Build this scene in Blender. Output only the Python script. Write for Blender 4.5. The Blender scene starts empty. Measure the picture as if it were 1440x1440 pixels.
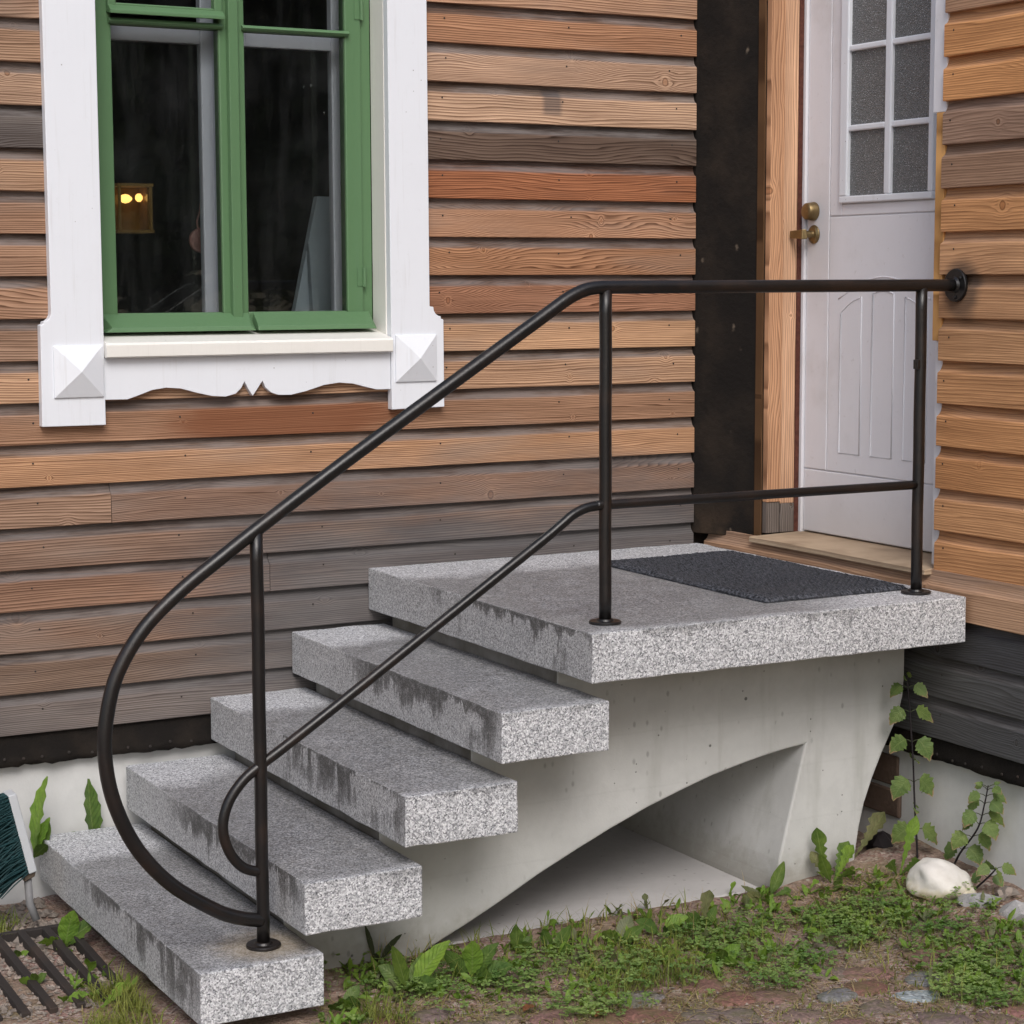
import bpy, bmesh, math, random
from mathutils import Vector, Matrix, noise as mn

random.seed(7)
R = math.radians
sc = bpy.context.scene
COL = sc.collection

# ------------------------------------------------------------------ camera
cam_d = bpy.data.cameras.new('camera')
cam = bpy.data.objects.new('camera', cam_d)
COL.objects.link(cam)
cam_d.sensor_fit = 'HORIZONTAL'
cam_d.sensor_width = 36.0
cam_d.lens = 72.04
cam_d.clip_start = 0.05
cam_d.clip_end = 500
rt = Vector((0.87886792, -0.47705397, -0.00326894))
up = Vector((0.05706997, 0.09833106, 0.99351599))
fw = Vector((0.4736393, 0.87335589, -0.11364547))
cam.matrix_world = Matrix(((rt.x, up.x, -fw.x, -0.8849), (rt.y, up.y, -fw.y, -5.8305),
                           (rt.z, up.z, -fw.z, 1.8066), (0, 0, 0, 1)))
sc.camera = cam

# ------------------------------------------------------------------ sky, sun, exposure
world = bpy.data.worlds.new('World')
sc.world = world
world.use_nodes = True
wn = world.node_tree
wn.nodes.clear()
w_out = wn.nodes.new('ShaderNodeOutputWorld')
w_bg = wn.nodes.new('ShaderNodeBackground')
w_sky = wn.nodes.new('ShaderNodeTexSky')
w_sky.sky_type = 'NISHITA'
w_sky.sun_disc = False
SUN_EL, SUN_AZ = R(44), R(200)          # azimuth measured from +Y towards +X (compass style)
w_sky.sun_elevation = SUN_EL
w_sky.sun_rotation = SUN_AZ
w_sky.air_density = 1.0
w_sky.dust_density = 3.0
w_hsv = wn.nodes.new('ShaderNodeHueSaturation')
w_hsv.inputs['Saturation'].default_value = 0.80
wn.links.new(w_sky.outputs[0], w_hsv.inputs['Color'])
wn.links.new(w_hsv.outputs[0], w_bg.inputs['Color'])
w_bg.inputs['Strength'].default_value = 0.15
wn.links.new(w_bg.outputs[0], w_out.inputs['Surface'])
sun_d = bpy.data.lights.new('sun', 'SUN')
sun_d.energy = 1.45
sun_d.angle = R(30)
sun_d.color = (1.0, 0.985, 0.98)
sun = bpy.data.objects.new('sun', sun_d)
COL.objects.link(sun)
to_sun = Vector((math.sin(SUN_AZ) * math.cos(SUN_EL), math.cos(SUN_AZ) * math.cos(SUN_EL), math.sin(SUN_EL)))
sun.rotation_euler = to_sun.to_track_quat('Z', 'Y').to_euler()
sun.location = (-2, -6, 8)
vs = sc.view_settings
vs.view_transform = 'Standard'
vs.look = 'None'
vs.gamma = 1
vs.exposure = 0.22
vs.use_curve_mapping = False
sc.cycles.use_denoising = True
sc.cycles.max_bounces = 5
sc.cycles.adaptive_threshold = 0.02
sc.cycles.transparent_max_bounces = 12
sc.cycles.caustics_reflective = False
sc.cycles.caustics_refractive = False


# ------------------------------------------------------------------ helpers
def lin(r, g, b):
    f = lambda c: (c / 255 / 12.92) if c / 255 <= 0.04045 else ((c / 255 + 0.055) / 1.055) ** 2.4
    return (f(r), f(g), f(b), 1.0)


class NT:
    """small helper for writing node materials"""
    def __init__(self, name):
        self.m = bpy.data.materials.new(name)
        self.m.use_nodes = True
        self.t = self.m.node_tree
        self.t.nodes.clear()
        self.out = self.t.nodes.new('ShaderNodeOutputMaterial')

    def link(self, sock, v):
        if isinstance(v, bpy.types.NodeSocket):
            self.t.links.new(v, sock)
        elif v is not None:
            if hasattr(sock.default_value, '__len__') and not hasattr(v, '__len__'):
                v = [v] * len(sock.default_value)
            if hasattr(v, '__len__') and hasattr(sock.default_value, '__len__') and len(v) > len(sock.default_value):
                v = v[:len(sock.default_value)]
            sock.default_value = v

    def node(self, typ, **kw):
        n = self.t.nodes.new('ShaderNode' + typ)
        for k, v in kw.items():
            setattr(n, k, v)
        return n

    def m_(self, op, a, b=None, c=None, clamp=False):
        n = self.node('Math', operation=op, use_clamp=clamp)
        self.link(n.inputs[0], a)
        if b is not None: self.link(n.inputs[1], b)
        if c is not None: self.link(n.inputs[2], c)
        return n.outputs[0]

    def add(self, a, b): return self.m_('ADD', a, b)
    def sub(self, a, b): return self.m_('SUBTRACT', a, b)
    def mul(self, a, b): return self.m_('MULTIPLY', a, b)

    def step(self, v, lo, hi, a=0.0, b=1.0):
        n = self.node('MapRange', interpolation_type='SMOOTHSTEP')
        self.link(n.inputs['Value'], v)
        n.inputs['From Min'].default_value = min(lo, hi)
        n.inputs['From Max'].default_value = max(lo, hi)
        if lo <= hi:
            n.inputs['To Min'].default_value, n.inputs['To Max'].default_value = a, b
        else:
            n.inputs['To Min'].default_value, n.inputs['To Max'].default_value = b, a
        return n.outputs[0]

    def mix(self, fac, a, b, blend='MIX'):
        n = self.node('Mix', data_type='RGBA', blend_type=blend)
        self.link(n.inputs[0], fac)
        self.link(n.inputs[6], a)
        self.link(n.inputs[7], b)
        return n.outputs[2]

    def comb(self, x, y, z=0.0):
        n = self.node('CombineXYZ')
        self.link(n.inputs[0], x); self.link(n.inputs[1], y); self.link(n.inputs[2], z)
        return n.outputs[0]

    def noise(self, vec, scale=1.0, detail=2.0, rough=0.5, col=False, dist=0.0):
        n = self.node('TexNoise')
        self.link(n.inputs['Vector'], vec)
        n.inputs['Scale'].default_value = scale
        n.inputs['Detail'].default_value = detail
        n.inputs['Roughness'].default_value = rough
        n.inputs['Distortion'].default_value = dist
        return n.outputs[1 if col else 0]

    def vor(self, vec, scale=1.0, feature='F1', rnd=1.0, dim='3D'):
        n = self.node('TexVoronoi', feature=feature, voronoi_dimensions=dim)
        self.link(n.inputs['Vector'], vec)
        n.inputs['Scale'].default_value = scale
        n.inputs['Randomness'].default_value = rnd
        return n

    def ramp(self, fac, stops, interp='LINEAR'):
        n = self.node('ValToRGB')
        n.color_ramp.interpolation = interp
        e = n.color_ramp.elements
        while len(e) < len(stops): e.new(0.5)
        for el, (p, c) in zip(e, stops):
            el.position = p
            el.color = c if hasattr(c, '__len__') else (c, c, c, 1)
        self.link(n.inputs[0], fac)
        return n.outputs[0]

    def pos(self):
        g = self.node('NewGeometry')
        s = self.node('SeparateXYZ')
        self.link(s.inputs[0], g.outputs['Position'])
        return g.outputs['Position'], s.outputs[0], s.outputs[1], s.outputs[2]

    def objco(self):
        g = self.node('TexCoord')
        s = self.node('SeparateXYZ')
        self.link(s.inputs[0], g.outputs['Object'])
        return g.outputs['Object'], s.outputs[0], s.outputs[1], s.outputs[2]

    def normal(self):
        g = self.node('NewGeometry')
        s = self.node('SeparateXYZ')
        self.link(s.inputs[0], g.outputs['True Normal'])
        return s.outputs[0], s.outputs[1], s.outputs[2]

    def bump(self, h, dist=0.01, strength=1.0, nrm=None):
        n = self.node('Bump')
        n.inputs['Distance'].default_value = dist
        n.inputs['Strength'].default_value = strength
        self.link(n.inputs['Height'], h)
        if nrm is not None: self.link(n.inputs['Normal'], nrm)
        return n.outputs[0]

    def pbr(self, col, rough=0.6, bump=None, spec=0.5, metal=0.0, **kw):
        p = self.node('BsdfPrincipled')
        self.link(p.inputs['Base Color'], col)
        self.link(p.inputs['Roughness'], rough)
        self.link(p.inputs['Specular IOR Level'], spec)
        self.link(p.inputs['Metallic'], metal)
        if bump is not None: self.link(p.inputs['Normal'], bump)
        for k, v in kw.items():
            self.link(p.inputs[k], v)
        self.t.links.new(p.outputs[0], self.out.inputs['Surface'])
        return self.m


# ------------------------------------------------------------------ materials
def make_wood(name, axis, grey=None, contrast=0.62, freq=165.0, knots=0.36):
    s = NT(name)
    P, x, y, z = s.pos()
    L, A = {'X': (x, z), 'Y': (y, z), 'Z': (z, x)}[axis]
    oi = s.node('ObjectInfo')
    rnd = oi.outputs['Random']
    rnd2 = s.m_('FRACT', s.mul(rnd, 7.13))
    rnd3 = s.m_('FRACT', s.mul(rnd, 23.7))
    base = oi.outputs['Color']
    tint = lambda r, g, b_: s.mix(1.0, base, (r, g, b_, 1), 'MULTIPLY')
    Lo = s.add(L, s.mul(rnd, 31.7))
    Ao = s.add(A, s.mul(rnd, 17.3))
    # knots : one candidate per cell, only some cells carry one
    KL, KA = 3.0, 9.5
    kv = s.comb(s.mul(Lo, KL), s.mul(Ao, KA))
    v = s.vor(kv, 1.0, dim='2D')
    vp = s.node('SeparateXYZ'); s.link(vp.inputs[0], v.outputs['Position'])
    dl = s.mul(s.sub(s.mul(Lo, KL), vp.outputs[0]), 1 / KL)
    da = s.mul(s.sub(s.mul(Ao, KA), vp.outputs[1]), 1 / KA)
    vc = s.node('SeparateXYZ'); s.link(vc.inputs[0], v.outputs['Color'])
    has = s.step(vc.outputs[0], knots - 0.01, knots + 0.01, 1.0, 0.0)
    big = s.add(s.mul(s.m_('POWER', vc.outputs[1], 3.0), 0.75), 0.26)
    lop = s.add(s.mul(vc.outputs[2], 0.9), 0.12)                 # round eye to long spike
    kr = s.m_('SQRT', s.add(s.mul(dl, dl), s.mul(s.mul(da, da), lop)))
    kr = s.m_('DIVIDE', kr, big)
    n2 = s.noise(s.comb(s.mul(Lo, 5.0), s.mul(Ao, 34.0), 3.0), 1.0, 2.0, 0.6)
    kr = s.add(kr, s.mul(s.sub(n2, 0.5), 0.012))
    bulge = s.mul(s.m_('EXPONENT', s.mul(s.mul(kr, kr), -1 / (0.034 ** 2))), has)
    sgn = s.m_('DIVIDE', da, s.add(s.m_('ABSOLUTE', da), 0.004))
    # grain field: contour lines of this become the year rings
    n1 = s.noise(s.comb(s.mul(Lo, 1.6), s.mul(Ao, 4.5), s.mul(rnd, 9.0)), 1.0, 1.0, 0.5)
    n3 = s.noise(s.comb(s.mul(Lo, 0.35), s.mul(Ao, 40.0), 7.0), 1.0, 1.0, 0.5)
    g = s.add(Ao, s.mul(n1, s.add(s.mul(s.m_('POWER', rnd2, 3.0), 0.22), 0.035)))
    g = s.add(g, s.mul(n2, 0.0045))
    g = s.add(g, s.mul(n3, 0.02))
    g = s.sub(g, s.mul(s.mul(sgn, bulge), 0.018))
    ph = s.m_('FRACT', s.mul(g, s.add(s.mul(rnd3, freq * 0.45), freq * 0.60)))
    late = s.mul(s.m_('POWER', ph, 1.9), s.step(ph, 1.0, 0.88))   # slow rise, sharp drop: early to late wood
    fib = s.noise(s.comb(s.mul(Lo, 7.0), s.mul(Ao, 330.0), 1.0), 1.0, 2.0, 0.7)
    blot = s.noise(s.comb(s.mul(Lo, 1.7), s.mul(Ao, 14.0), 5.0), 1.0, 4.0, 0.62)
    vary = s.noise(s.comb(s.mul(Lo, 1.1), s.mul(Ao, 5.0), 9.0), 1.0, 3.0, 0.55)
    dark = tint(0.36, 0.30, 0.26)
    c = s.mix(s.m_('MINIMUM', s.mul(late, contrast * 1.9), 1.0), tint(1.36, 1.38, 1.40), dark)
    c = s.mix(s.step(fib, 0.40, 0.75, 0.0, 0.38), c, tint(0.55, 0.50, 0.46))
    c = s.mix(s.step(blot, 0.28, 0.72, 0.75, 0.0), c, s.mix(1.0, c, (0.60, 0.57, 0.56, 1), 'MULTIPLY'))
    if grey == 'A':      # patches silvered by weather
        c = s.mix(s.step(vary, 0.48, 0.78, 0.0, 0.5), c, s.mix(s.mul(late, 0.8), (0.27, 0.235, 0.205, 1), (0.10, 0.083, 0.072, 1)))
    c = s.mix(s.mul(s.mul(s.step(kr, 0.030, 0.012), has), 0.40), c, tint(1.45, 1.48, 1.45))      # pale halo
    # knot eye
    kn = s.mul(s.step(kr, 0.0125, 0.008), has)
    ke = s.mul(s.step(s.m_('ABSOLUTE', s.sub(kr, 0.0115)), 0.0045, 0.0), has)
    kc = s.mix(s.step(s.m_('FRACT', s.mul(kr, 380.0)), 0.3, 0.9), tint(0.80, 0.62, 0.50), tint(0.42, 0.29, 0.22))
    c = s.mix(s.mul(kn, s.add(s.mul(vc.outputs[2], 0.45), 0.4)), c, kc)
    c = s.mix(s.mul(ke, 0.75), c, tint(0.22, 0.15, 0.12))
    # weathered grey and mould of the cove, darkened to carry the lip's shade
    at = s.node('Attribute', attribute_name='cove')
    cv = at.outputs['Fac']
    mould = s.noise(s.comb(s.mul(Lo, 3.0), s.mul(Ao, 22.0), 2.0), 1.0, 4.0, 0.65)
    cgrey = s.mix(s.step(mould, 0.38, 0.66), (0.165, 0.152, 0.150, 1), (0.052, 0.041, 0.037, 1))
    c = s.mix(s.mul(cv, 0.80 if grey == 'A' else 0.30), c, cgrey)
    if grey == 'A':
        nz = s.noise(s.comb(s.mul(x, 1.6), s.mul(z, 7.0), 0.0), 1.0, 4.0, 0.6)
        # oiled, red-brown length of board under the window apron
        red = s.mul(s.mul(s.step(s.add(x, s.mul(s.sub(nz, 0.5), 0.6)), 0.98, 1.22), s.step(s.add(x, s.mul(s.sub(nz, 0.5), 0.4)), 1.98, 1.72)),
                    s.mul(s.step(z, 1.328, 1.334), s.step(z, 1.425, 1.415)))
        c = s.mix(s.mul(red, 0.8), c, s.mix(s.mul(late, 0.7), (0.21, 0.075, 0.032, 1), (0.075, 0.026, 0.013, 1)))
        # sooty mark where something hung
        dx = s.sub(x, 2.430); dz = s.sub(z, 2.368)
        smk = s.mul(s.step(s.m_('ABSOLUTE', s.add(dx, s.mul(s.sub(fib, 0.5), 0.01))), 0.045, 0.022), s.step(s.m_('ABSOLUTE', s.add(dz, s.mul(s.sub(n2, 0.5), 0.03))), 0.055, 0.025))
        c = s.mix(s.mul(smk, 0.6), c, (0.055, 0.055, 0.062, 1))
        nzz = s.add(z, s.mul(s.sub(nz, 0.5), 0.5))
        m1 = s.mul(s.step(nzz, 1.30, 0.92), s.step(s.add(x, s.mul(s.sub(nz, 0.5), 0.9)), 0.80, 1.65, 0.10, 1.0))
        m2 = s.step(nzz, 0.72, 0.45, 0.0, 0.55)
        mg = s.m_('MAXIMUM', m1, m2)
        gl = s.mix(s.mul(late, 0.75), (0.165, 0.155, 0.152, 1), (0.050, 0.046, 0.046, 1))
        gl = s.mix(s.step(blot, 0.3, 0.75, 0.6, 0.0), gl, (0.045, 0.045, 0.05, 1))
        c = s.mix(s.mul(mg, 0.93), c, gl)
    if axis == 'Y':      # rust bleed and soot round the handrail flange
        dy = s.add(y, 1.275); dz = s.sub(z, 1.765)
        rr = s.m_('SQRT', s.add(s.mul(dy, dy), s.mul(s.mul(dz, dz), 0.7)))
        c = s.mix(s.step(s.add(rr, s.mul(s.sub(blot, 0.5), 0.05)), 0.095, 0.045, 0.0, 0.7), c, (0.06, 0.048, 0.042, 1))
    fib2 = s.noise(s.comb(s.mul(Lo, 4.0), s.mul(Ao, 210.0), 1.0), 1.0, 1.0, 0.7)
    b = s.bump(fib2, 0.0022, 0.7)
    return s.pbr(c, 0.8, b, 0.2)


def make_granite():
    s = NT('granite')
    P, x, y, z = s.pos()
    O, ox, oy, oz = s.objco()
    nx, ny, nz = s.normal()
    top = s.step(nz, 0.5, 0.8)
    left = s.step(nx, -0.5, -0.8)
    v1 = s.vor(P, 250.0)
    c1 = s.node('SeparateXYZ'); s.link(c1.inputs[0], v1.outputs['Color'])
    v2 = s.vor(P, 430.0)
    c2 = s.node('SeparateXYZ'); s.link(c2.inputs[0], v2.outputs['Color'])
    c = s.ramp(c1.outputs[0], [(0.0, (0.03, 0.032, 0.036, 1)), (0.16, (0.07, 0.073, 0.08, 1)), (0.26, (0.22, 0.225, 0.24, 1)), (0.5, (0.35, 0.355, 0.37, 1)), (0.72, (0.55, 0.555, 0.57, 1)), (1.0, (0.82, 0.82, 0.83, 1))])
    cb = s.ramp(c2.outputs[1], [(0.0, (0.04, 0.042, 0.048, 1)), (0.25, (0.18, 0.184, 0.195, 1)), (0.6, (0.42, 0.425, 0.44, 1)), (1.0, (0.75, 0.75, 0.76, 1))])
    c = s.mix(0.38, c, cb)
    fine = s.noise(P, 420.0, 1.0, 0.6)
    c = s.mix(s.step(fine, 0.52, 0.72, 0.0, 0.5), c, (0.70, 0.70, 0.72, 1))
    big = s.noise(P, 9.0, 5.0, 0.6)
    mid = s.noise(P, 38.0, 4.0, 0.65)
    # walked-on, rained-on part of the treads: damp dirt in the pores
    edge_n = s.mul(s.sub(s.noise(P, 4.5, 4.0, 0.55), 0.5), 0.42)
    dirt = s.mul(s.step(s.add(y, edge_n), -0.20, -0.36), s.step(s.add(x, edge_n), 2.72, 2.45))
    dirt = s.mul(dirt, s.step(s.add(y, s.mul(edge_n, 0.3)), -1.372, -1.325, 0.45, 1.0))
    dirt = s.mul(s.mul(dirt, top), s.step(big, 0.2, 0.6, 0.65, 1.0))
    c = s.mix(s.mul(dirt, 0.78), c, s.mix(1.0, c, (0.36, 0.355, 0.345, 1), 'MULTIPLY'))
    c = s.mix(s.mul(dirt, s.step(mid, 0.5, 0.7, 0.0, 0.45)), c, (0.10, 0.095, 0.085, 1))
    # honed left faces, their weaker light painted in as duller grey
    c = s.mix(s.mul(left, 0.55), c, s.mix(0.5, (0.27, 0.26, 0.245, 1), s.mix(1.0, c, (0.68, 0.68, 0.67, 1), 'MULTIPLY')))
    # runs of black algae from the front edge of each tread
    ln = s.noise(s.comb(s.mul(y, 17.0), s.mul(x, 17.0), s.mul(z, 3.0)), 1.0, 4.0, 0.75)
    lo = s.noise(s.comb(s.mul(y, 3.3), s.mul(x, 3.0), s.mul(z, 7.0)), 1.0, 2.0, 0.5)
    length = s.mul(s.step(s.add(s.mul(ln, 0.6), s.mul(lo, 0.55)), 0.47, 0.76), 0.17)
    depth = s.m_('MULTIPLY', oz, -1.0)
    runs = s.step(s.m_('DIVIDE', s.add(depth, s.mul(s.sub(mid, 0.5), 0.05)), s.add(length, 0.001)), 1.25, 0.35)
    zone = s.mul(s.step(y, -0.30, -0.62), s.step(s.add(y, s.mul(ln, 0.12)), -1.375, -1.22))
    runs = s.mul(s.mul(s.mul(runs, left), zone), s.step(s.add(s.mul(mid, 0.5), s.mul(fine, 0.5)), 0.30, 0.55, 0.25, 1.0))
    c = s.mix(s.mul(runs, 0.88), c, (0.045, 0.043, 0.04, 1))
    front = s.step(ny, -0.5, -0.8)
    fr = s.mul(s.step(s.m_('DIVIDE', depth, s.add(s.mul(s.step(s.add(s.mul(ln, 0.5), s.mul(lo, 0.6)), 0.5, 0.8), 0.10), 0.001)), 1.1, 0.3), front)
    c = s.mix(s.mul(fr, 0.45), c, s.mix(1.0, c, (0.3, 0.3, 0.29, 1), 'MULTIPLY'))
    # rust tint round the foot of the first post, tan film
    dx = s.sub(x, 0.90); dy = s.add(y, 1.25)
    rr = s.m_('SQRT', s.add(s.mul(dx, dx), s.mul(dy, dy)))
    rust = s.mul(s.mul(s.step(s.add(rr, s.mul(s.sub(mid, 0.5), 0.12)), 0.16, 0.05), top), s.step(z, 0.3, 0.2))
    c = s.mix(s.mul(rust, 0.4), c, (0.36, 0.27, 0.15, 1))
    c = s.mix(1.0, c, (1.14, 1.145, 1.15, 1), 'MULTIPLY')
    b = s.bump(fine, 0.003, 0.6)
    rough = s.step(dirt, 0.0, 1.0, 0.72, 0.5)
    return s.pbr(c, rough, b, 0.35)


def make_concrete(name, base, stain=0.35, pores=True, vary=0.5):
    s = NT(name)
    P, x, y, z = s.pos()
    n1 = s.noise(P, 3.2, 6.0, 0.62)
    n2 = s.noise(P, 26.0, 4.0, 0.6)
    n3 = s.noise(s.comb(s.mul(x, 9.0), s.mul(y, 9.0), s.mul(z, 1.3)), 1.0, 4.0, 0.6)
    c = s.mix(s.step(n1, 0.3, 0.7, 0.0, vary), tuple(v * 1.08 for v in base[:3]) + (1,), tuple(v * 0.80 for v in base[:3]) + (1,))
    c = s.mix(s.step(n2, 0.4, 0.7, 0.0, 0.35), c, tuple(v * 0.88 for v in base[:3]) + (1,))
    c = s.mix(s.step(n3, 0.55, 0.78, 0.0, stain), c, (base[0] * 0.55, base[1] * 0.55, base[2] * 0.50, 1))
    h = s.add(s.mul(n2, 0.6), s.mul(s.noise(P, 180.0, 2.0, 0.6), 0.4))
    if name == 'cast_concrete':
        # shutter-board lines, rain streaks and soil splash
        fl = s.step(s.m_('ABSOLUTE', s.sub(s.m_('FRACT', s.mul(s.add(z, s.mul(n1, 0.02)), 6.2)), 0.5)), 0.035, 0.0)
        c = s.mix(s.mul(fl, 0.05), c, (0.2, 0.2, 0.19, 1))
        h = s.sub(h, s.mul(fl, 0.15))
        st = s.noise(s.comb(s.mul(x, 26.0), s.mul(y, 26.0), s.mul(z, 1.6)), 1.0, 5.0, 0.7)
        c = s.mix(s.mul(s.step(st, 0.58, 0.78), s.step(n1, 0.35, 0.6, 0.05, 0.35)), c, (0.26, 0.25, 0.225, 1))
        sp = s.mul(s.step(s.add(z, s.mul(s.sub(n2, 0.5), 0.16)), 0.17, 0.03), 0.55)
        c = s.mix(sp, c, (0.19, 0.17, 0.125, 1))
        wt = s.step(s.add(z, s.mul(s.sub(n1, 0.5), 0.14)), 0.66, 0.76, 0.0, 0.28)
        c = s.mix(wt, c, (0.25, 0.225, 0.18, 1))
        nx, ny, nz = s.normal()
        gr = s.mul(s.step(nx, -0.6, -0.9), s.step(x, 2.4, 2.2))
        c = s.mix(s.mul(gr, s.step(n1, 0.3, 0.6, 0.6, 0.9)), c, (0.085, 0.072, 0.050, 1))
    if pores:
        v = s.vor(P, 42.0)
        vc = s.node('SeparateXYZ'); s.link(vc.inputs[0], v.outputs['Color'])
        pit = s.mul(s.step(v.outputs['Distance'], 0.13, 0.07), s.step(vc.outputs[0], 0.86, 0.90))
        v2 = s.vor(P, 9.0)
        vc2 = s.node('SeparateXYZ'); s.link(vc2.inputs[0], v2.outputs['Color'])
        pit2 = s.mul(s.step(v2.outputs['Distance'], 0.055, 0.035), s.step(vc2.outputs[0], 0.55, 0.6))
        pit = s.m_('MAXIMUM', pit, pit2)
        c = s.mix(s.mul(pit, 0.75), c, (0.06, 0.06, 0.055, 1))
        h = s.sub(h, s.mul(pit, 1.5))
        v3 = s.vor(s.comb(s.mul(x, 46.0), s.mul(y, 46.0), s.mul(z, 26.0)), 1.0)
        vc3 = s.node('SeparateXYZ'); s.link(vc3.inputs[0], v3.outputs['Color'])
        p3 = s.mul(s.step(v3.outputs['Distance'], 0.30, 0.12), s.mul(s.step(vc3.outputs[0], 0.80, 0.86), s.step(n1, 0.42, 0.58)))
        c = s.mix(s.mul(p3, 0.45), c, (0.16, 0.155, 0.145, 1))
    b = s.bump(h, 0.002, 0.5)
    return s.pbr(c, 0.85, b, 0.2)


def make_paint(name, col, rough=0.45, wear=0.12, dirt=(0.3, 0.27, 0.22, 1), dscale=6.0, spec=0.4):
    s = NT(name)
    P, x, y, z = s.pos()
    n1 = s.noise(P, dscale, 5.0, 0.62)
    n2 = s.noise(P, 55.0, 3.0, 0.6)
    n3 = s.noise(s.comb(s.mul(x, 60.0), s.mul(y, 60.0), s.mul(z, 3.0)), 1.0, 3.0, 0.6)
    c = s.mix(s.step(n1, 0.5, 0.8, 0.0, wear), col, dirt)
    c = s.mix(s.step(n2, 0.62, 0.8, 0.0, wear * 0.9), c, dirt)
    c = s.mix(s.step(n1, 0.2, 0.6, 0.12, 0.0), c, tuple(v * 0.8 for v in col[:3]) + (1,))
    if name == 'door_paint':      # handled area round the lever, scuffed bottom
        dy = s.add(y, 0.36); dz = s.mul(s.sub(z, 1.92), 0.45)
        rr = s.m_('SQRT', s.add(s.mul(dy, dy), s.mul(dz, dz)))
        c = s.mix(s.mul(s.step(s.add(rr, s.mul(s.sub(n1, 0.5), 0.12)), 0.14, 0.02), 0.30), c, dirt)
        c = s.mix(s.mul(s.step(s.add(z, s.mul(s.sub(n1, 0.5), 0.35)), 1.22, 0.95), 0.35), c, dirt)
    if name in ('white_paint', 'cream_paint', 'green_paint'):      # hairline brush grain and specks of dirt
        c = s.mix(s.step(n3, 0.56, 0.78, 0.0, 0.16), c, dirt)
        v = s.vor(P, 38.0)
        vc = s.node('SeparateXYZ'); s.link(vc.inputs[0], v.outputs['Color'])
        c = s.mix(s.mul(s.mul(s.step(v.outputs['Distance'], 0.10, 0.05), s.step(vc.outputs[0], 0.90, 0.93)), 0.6), c, (0.12, 0.10, 0.08, 1))
    b = s.bump(s.add(s.mul(n3, 0.7), s.mul(n2, 0.3)), 0.0016, 0.5)
    return s.pbr(c, rough, b, spec)


def make_metal(name, col, rough=0.34, rust=(0.055, 0.028, 0.016, 1), amt=0.5):
    s = NT(name)
    P, x, y, z = s.pos()
    n1 = s.noise(P, 7.0, 5.0, 0.65)
    n2 = s.noise(P, 130.0, 3.0, 0.6)
    c = s.mix(s.step(n1, 0.46, 0.72, 0.0, amt), col, rust)
    c = s.mix(s.step(n2, 0.55, 0.75, 0.0, 0.25), c, tuple(v * 2.2 for v in col[:3]) + (1,))
    r = s.add(s.mul(n1, 0.25), rough - 0.10)
    b = s.bump(s.add(n2, s.mul(n1, 0.4)), 0.0008, 0.5)
    return s.pbr(c, r, b, 0.5)


def make_tar():
    s = NT('tar_felt')
    P, x, y, z = s.pos()
    n1 = s.noise(P, 5.0, 6.0, 0.65)
    n2 = s.noise(P, 45.0, 4.0, 0.65)
    c = s.mix(s.step(n1, 0.4, 0.75), (0.0115, 0.0098, 0.0088, 1), (0.026, 0.020, 0.0155, 1))
    v = s.vor(s.comb(s.mul(x, 14.0), s.mul(y, 14.0), s.mul(z, 8.0)), 1.0)
    vc = s.node('SeparateXYZ'); s.link(vc.inputs[0], v.outputs['Color'])
    sp = s.mul(s.step(s.add(v.outputs['Distance'], s.mul(s.sub(n2, 0.5), 0.3)), 0.12, 0.02), s.step(vc.outputs[0], 0.5, 0.55))
    c = s.mix(s.mul(sp, 0.8), c, (0.15, 0.12, 0.09, 1))
    # the felt has rubbed away to brown board low down
    lowz = s.mul(s.step(s.add(z, s.mul(s.sub(n1, 0.5), 0.5)), 1.12, 0.98), s.step(n1, 0.35, 0.75))
    c = s.mix(s.mul(lowz, s.step(z, 0.7, 0.8, 0.0, 0.6)), c, (0.085, 0.055, 0.034, 1))
    b = s.bump(s.add(n2, n1), 0.006, 0.6)
    return s.pbr(c, 0.88, b, 0.15)


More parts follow.
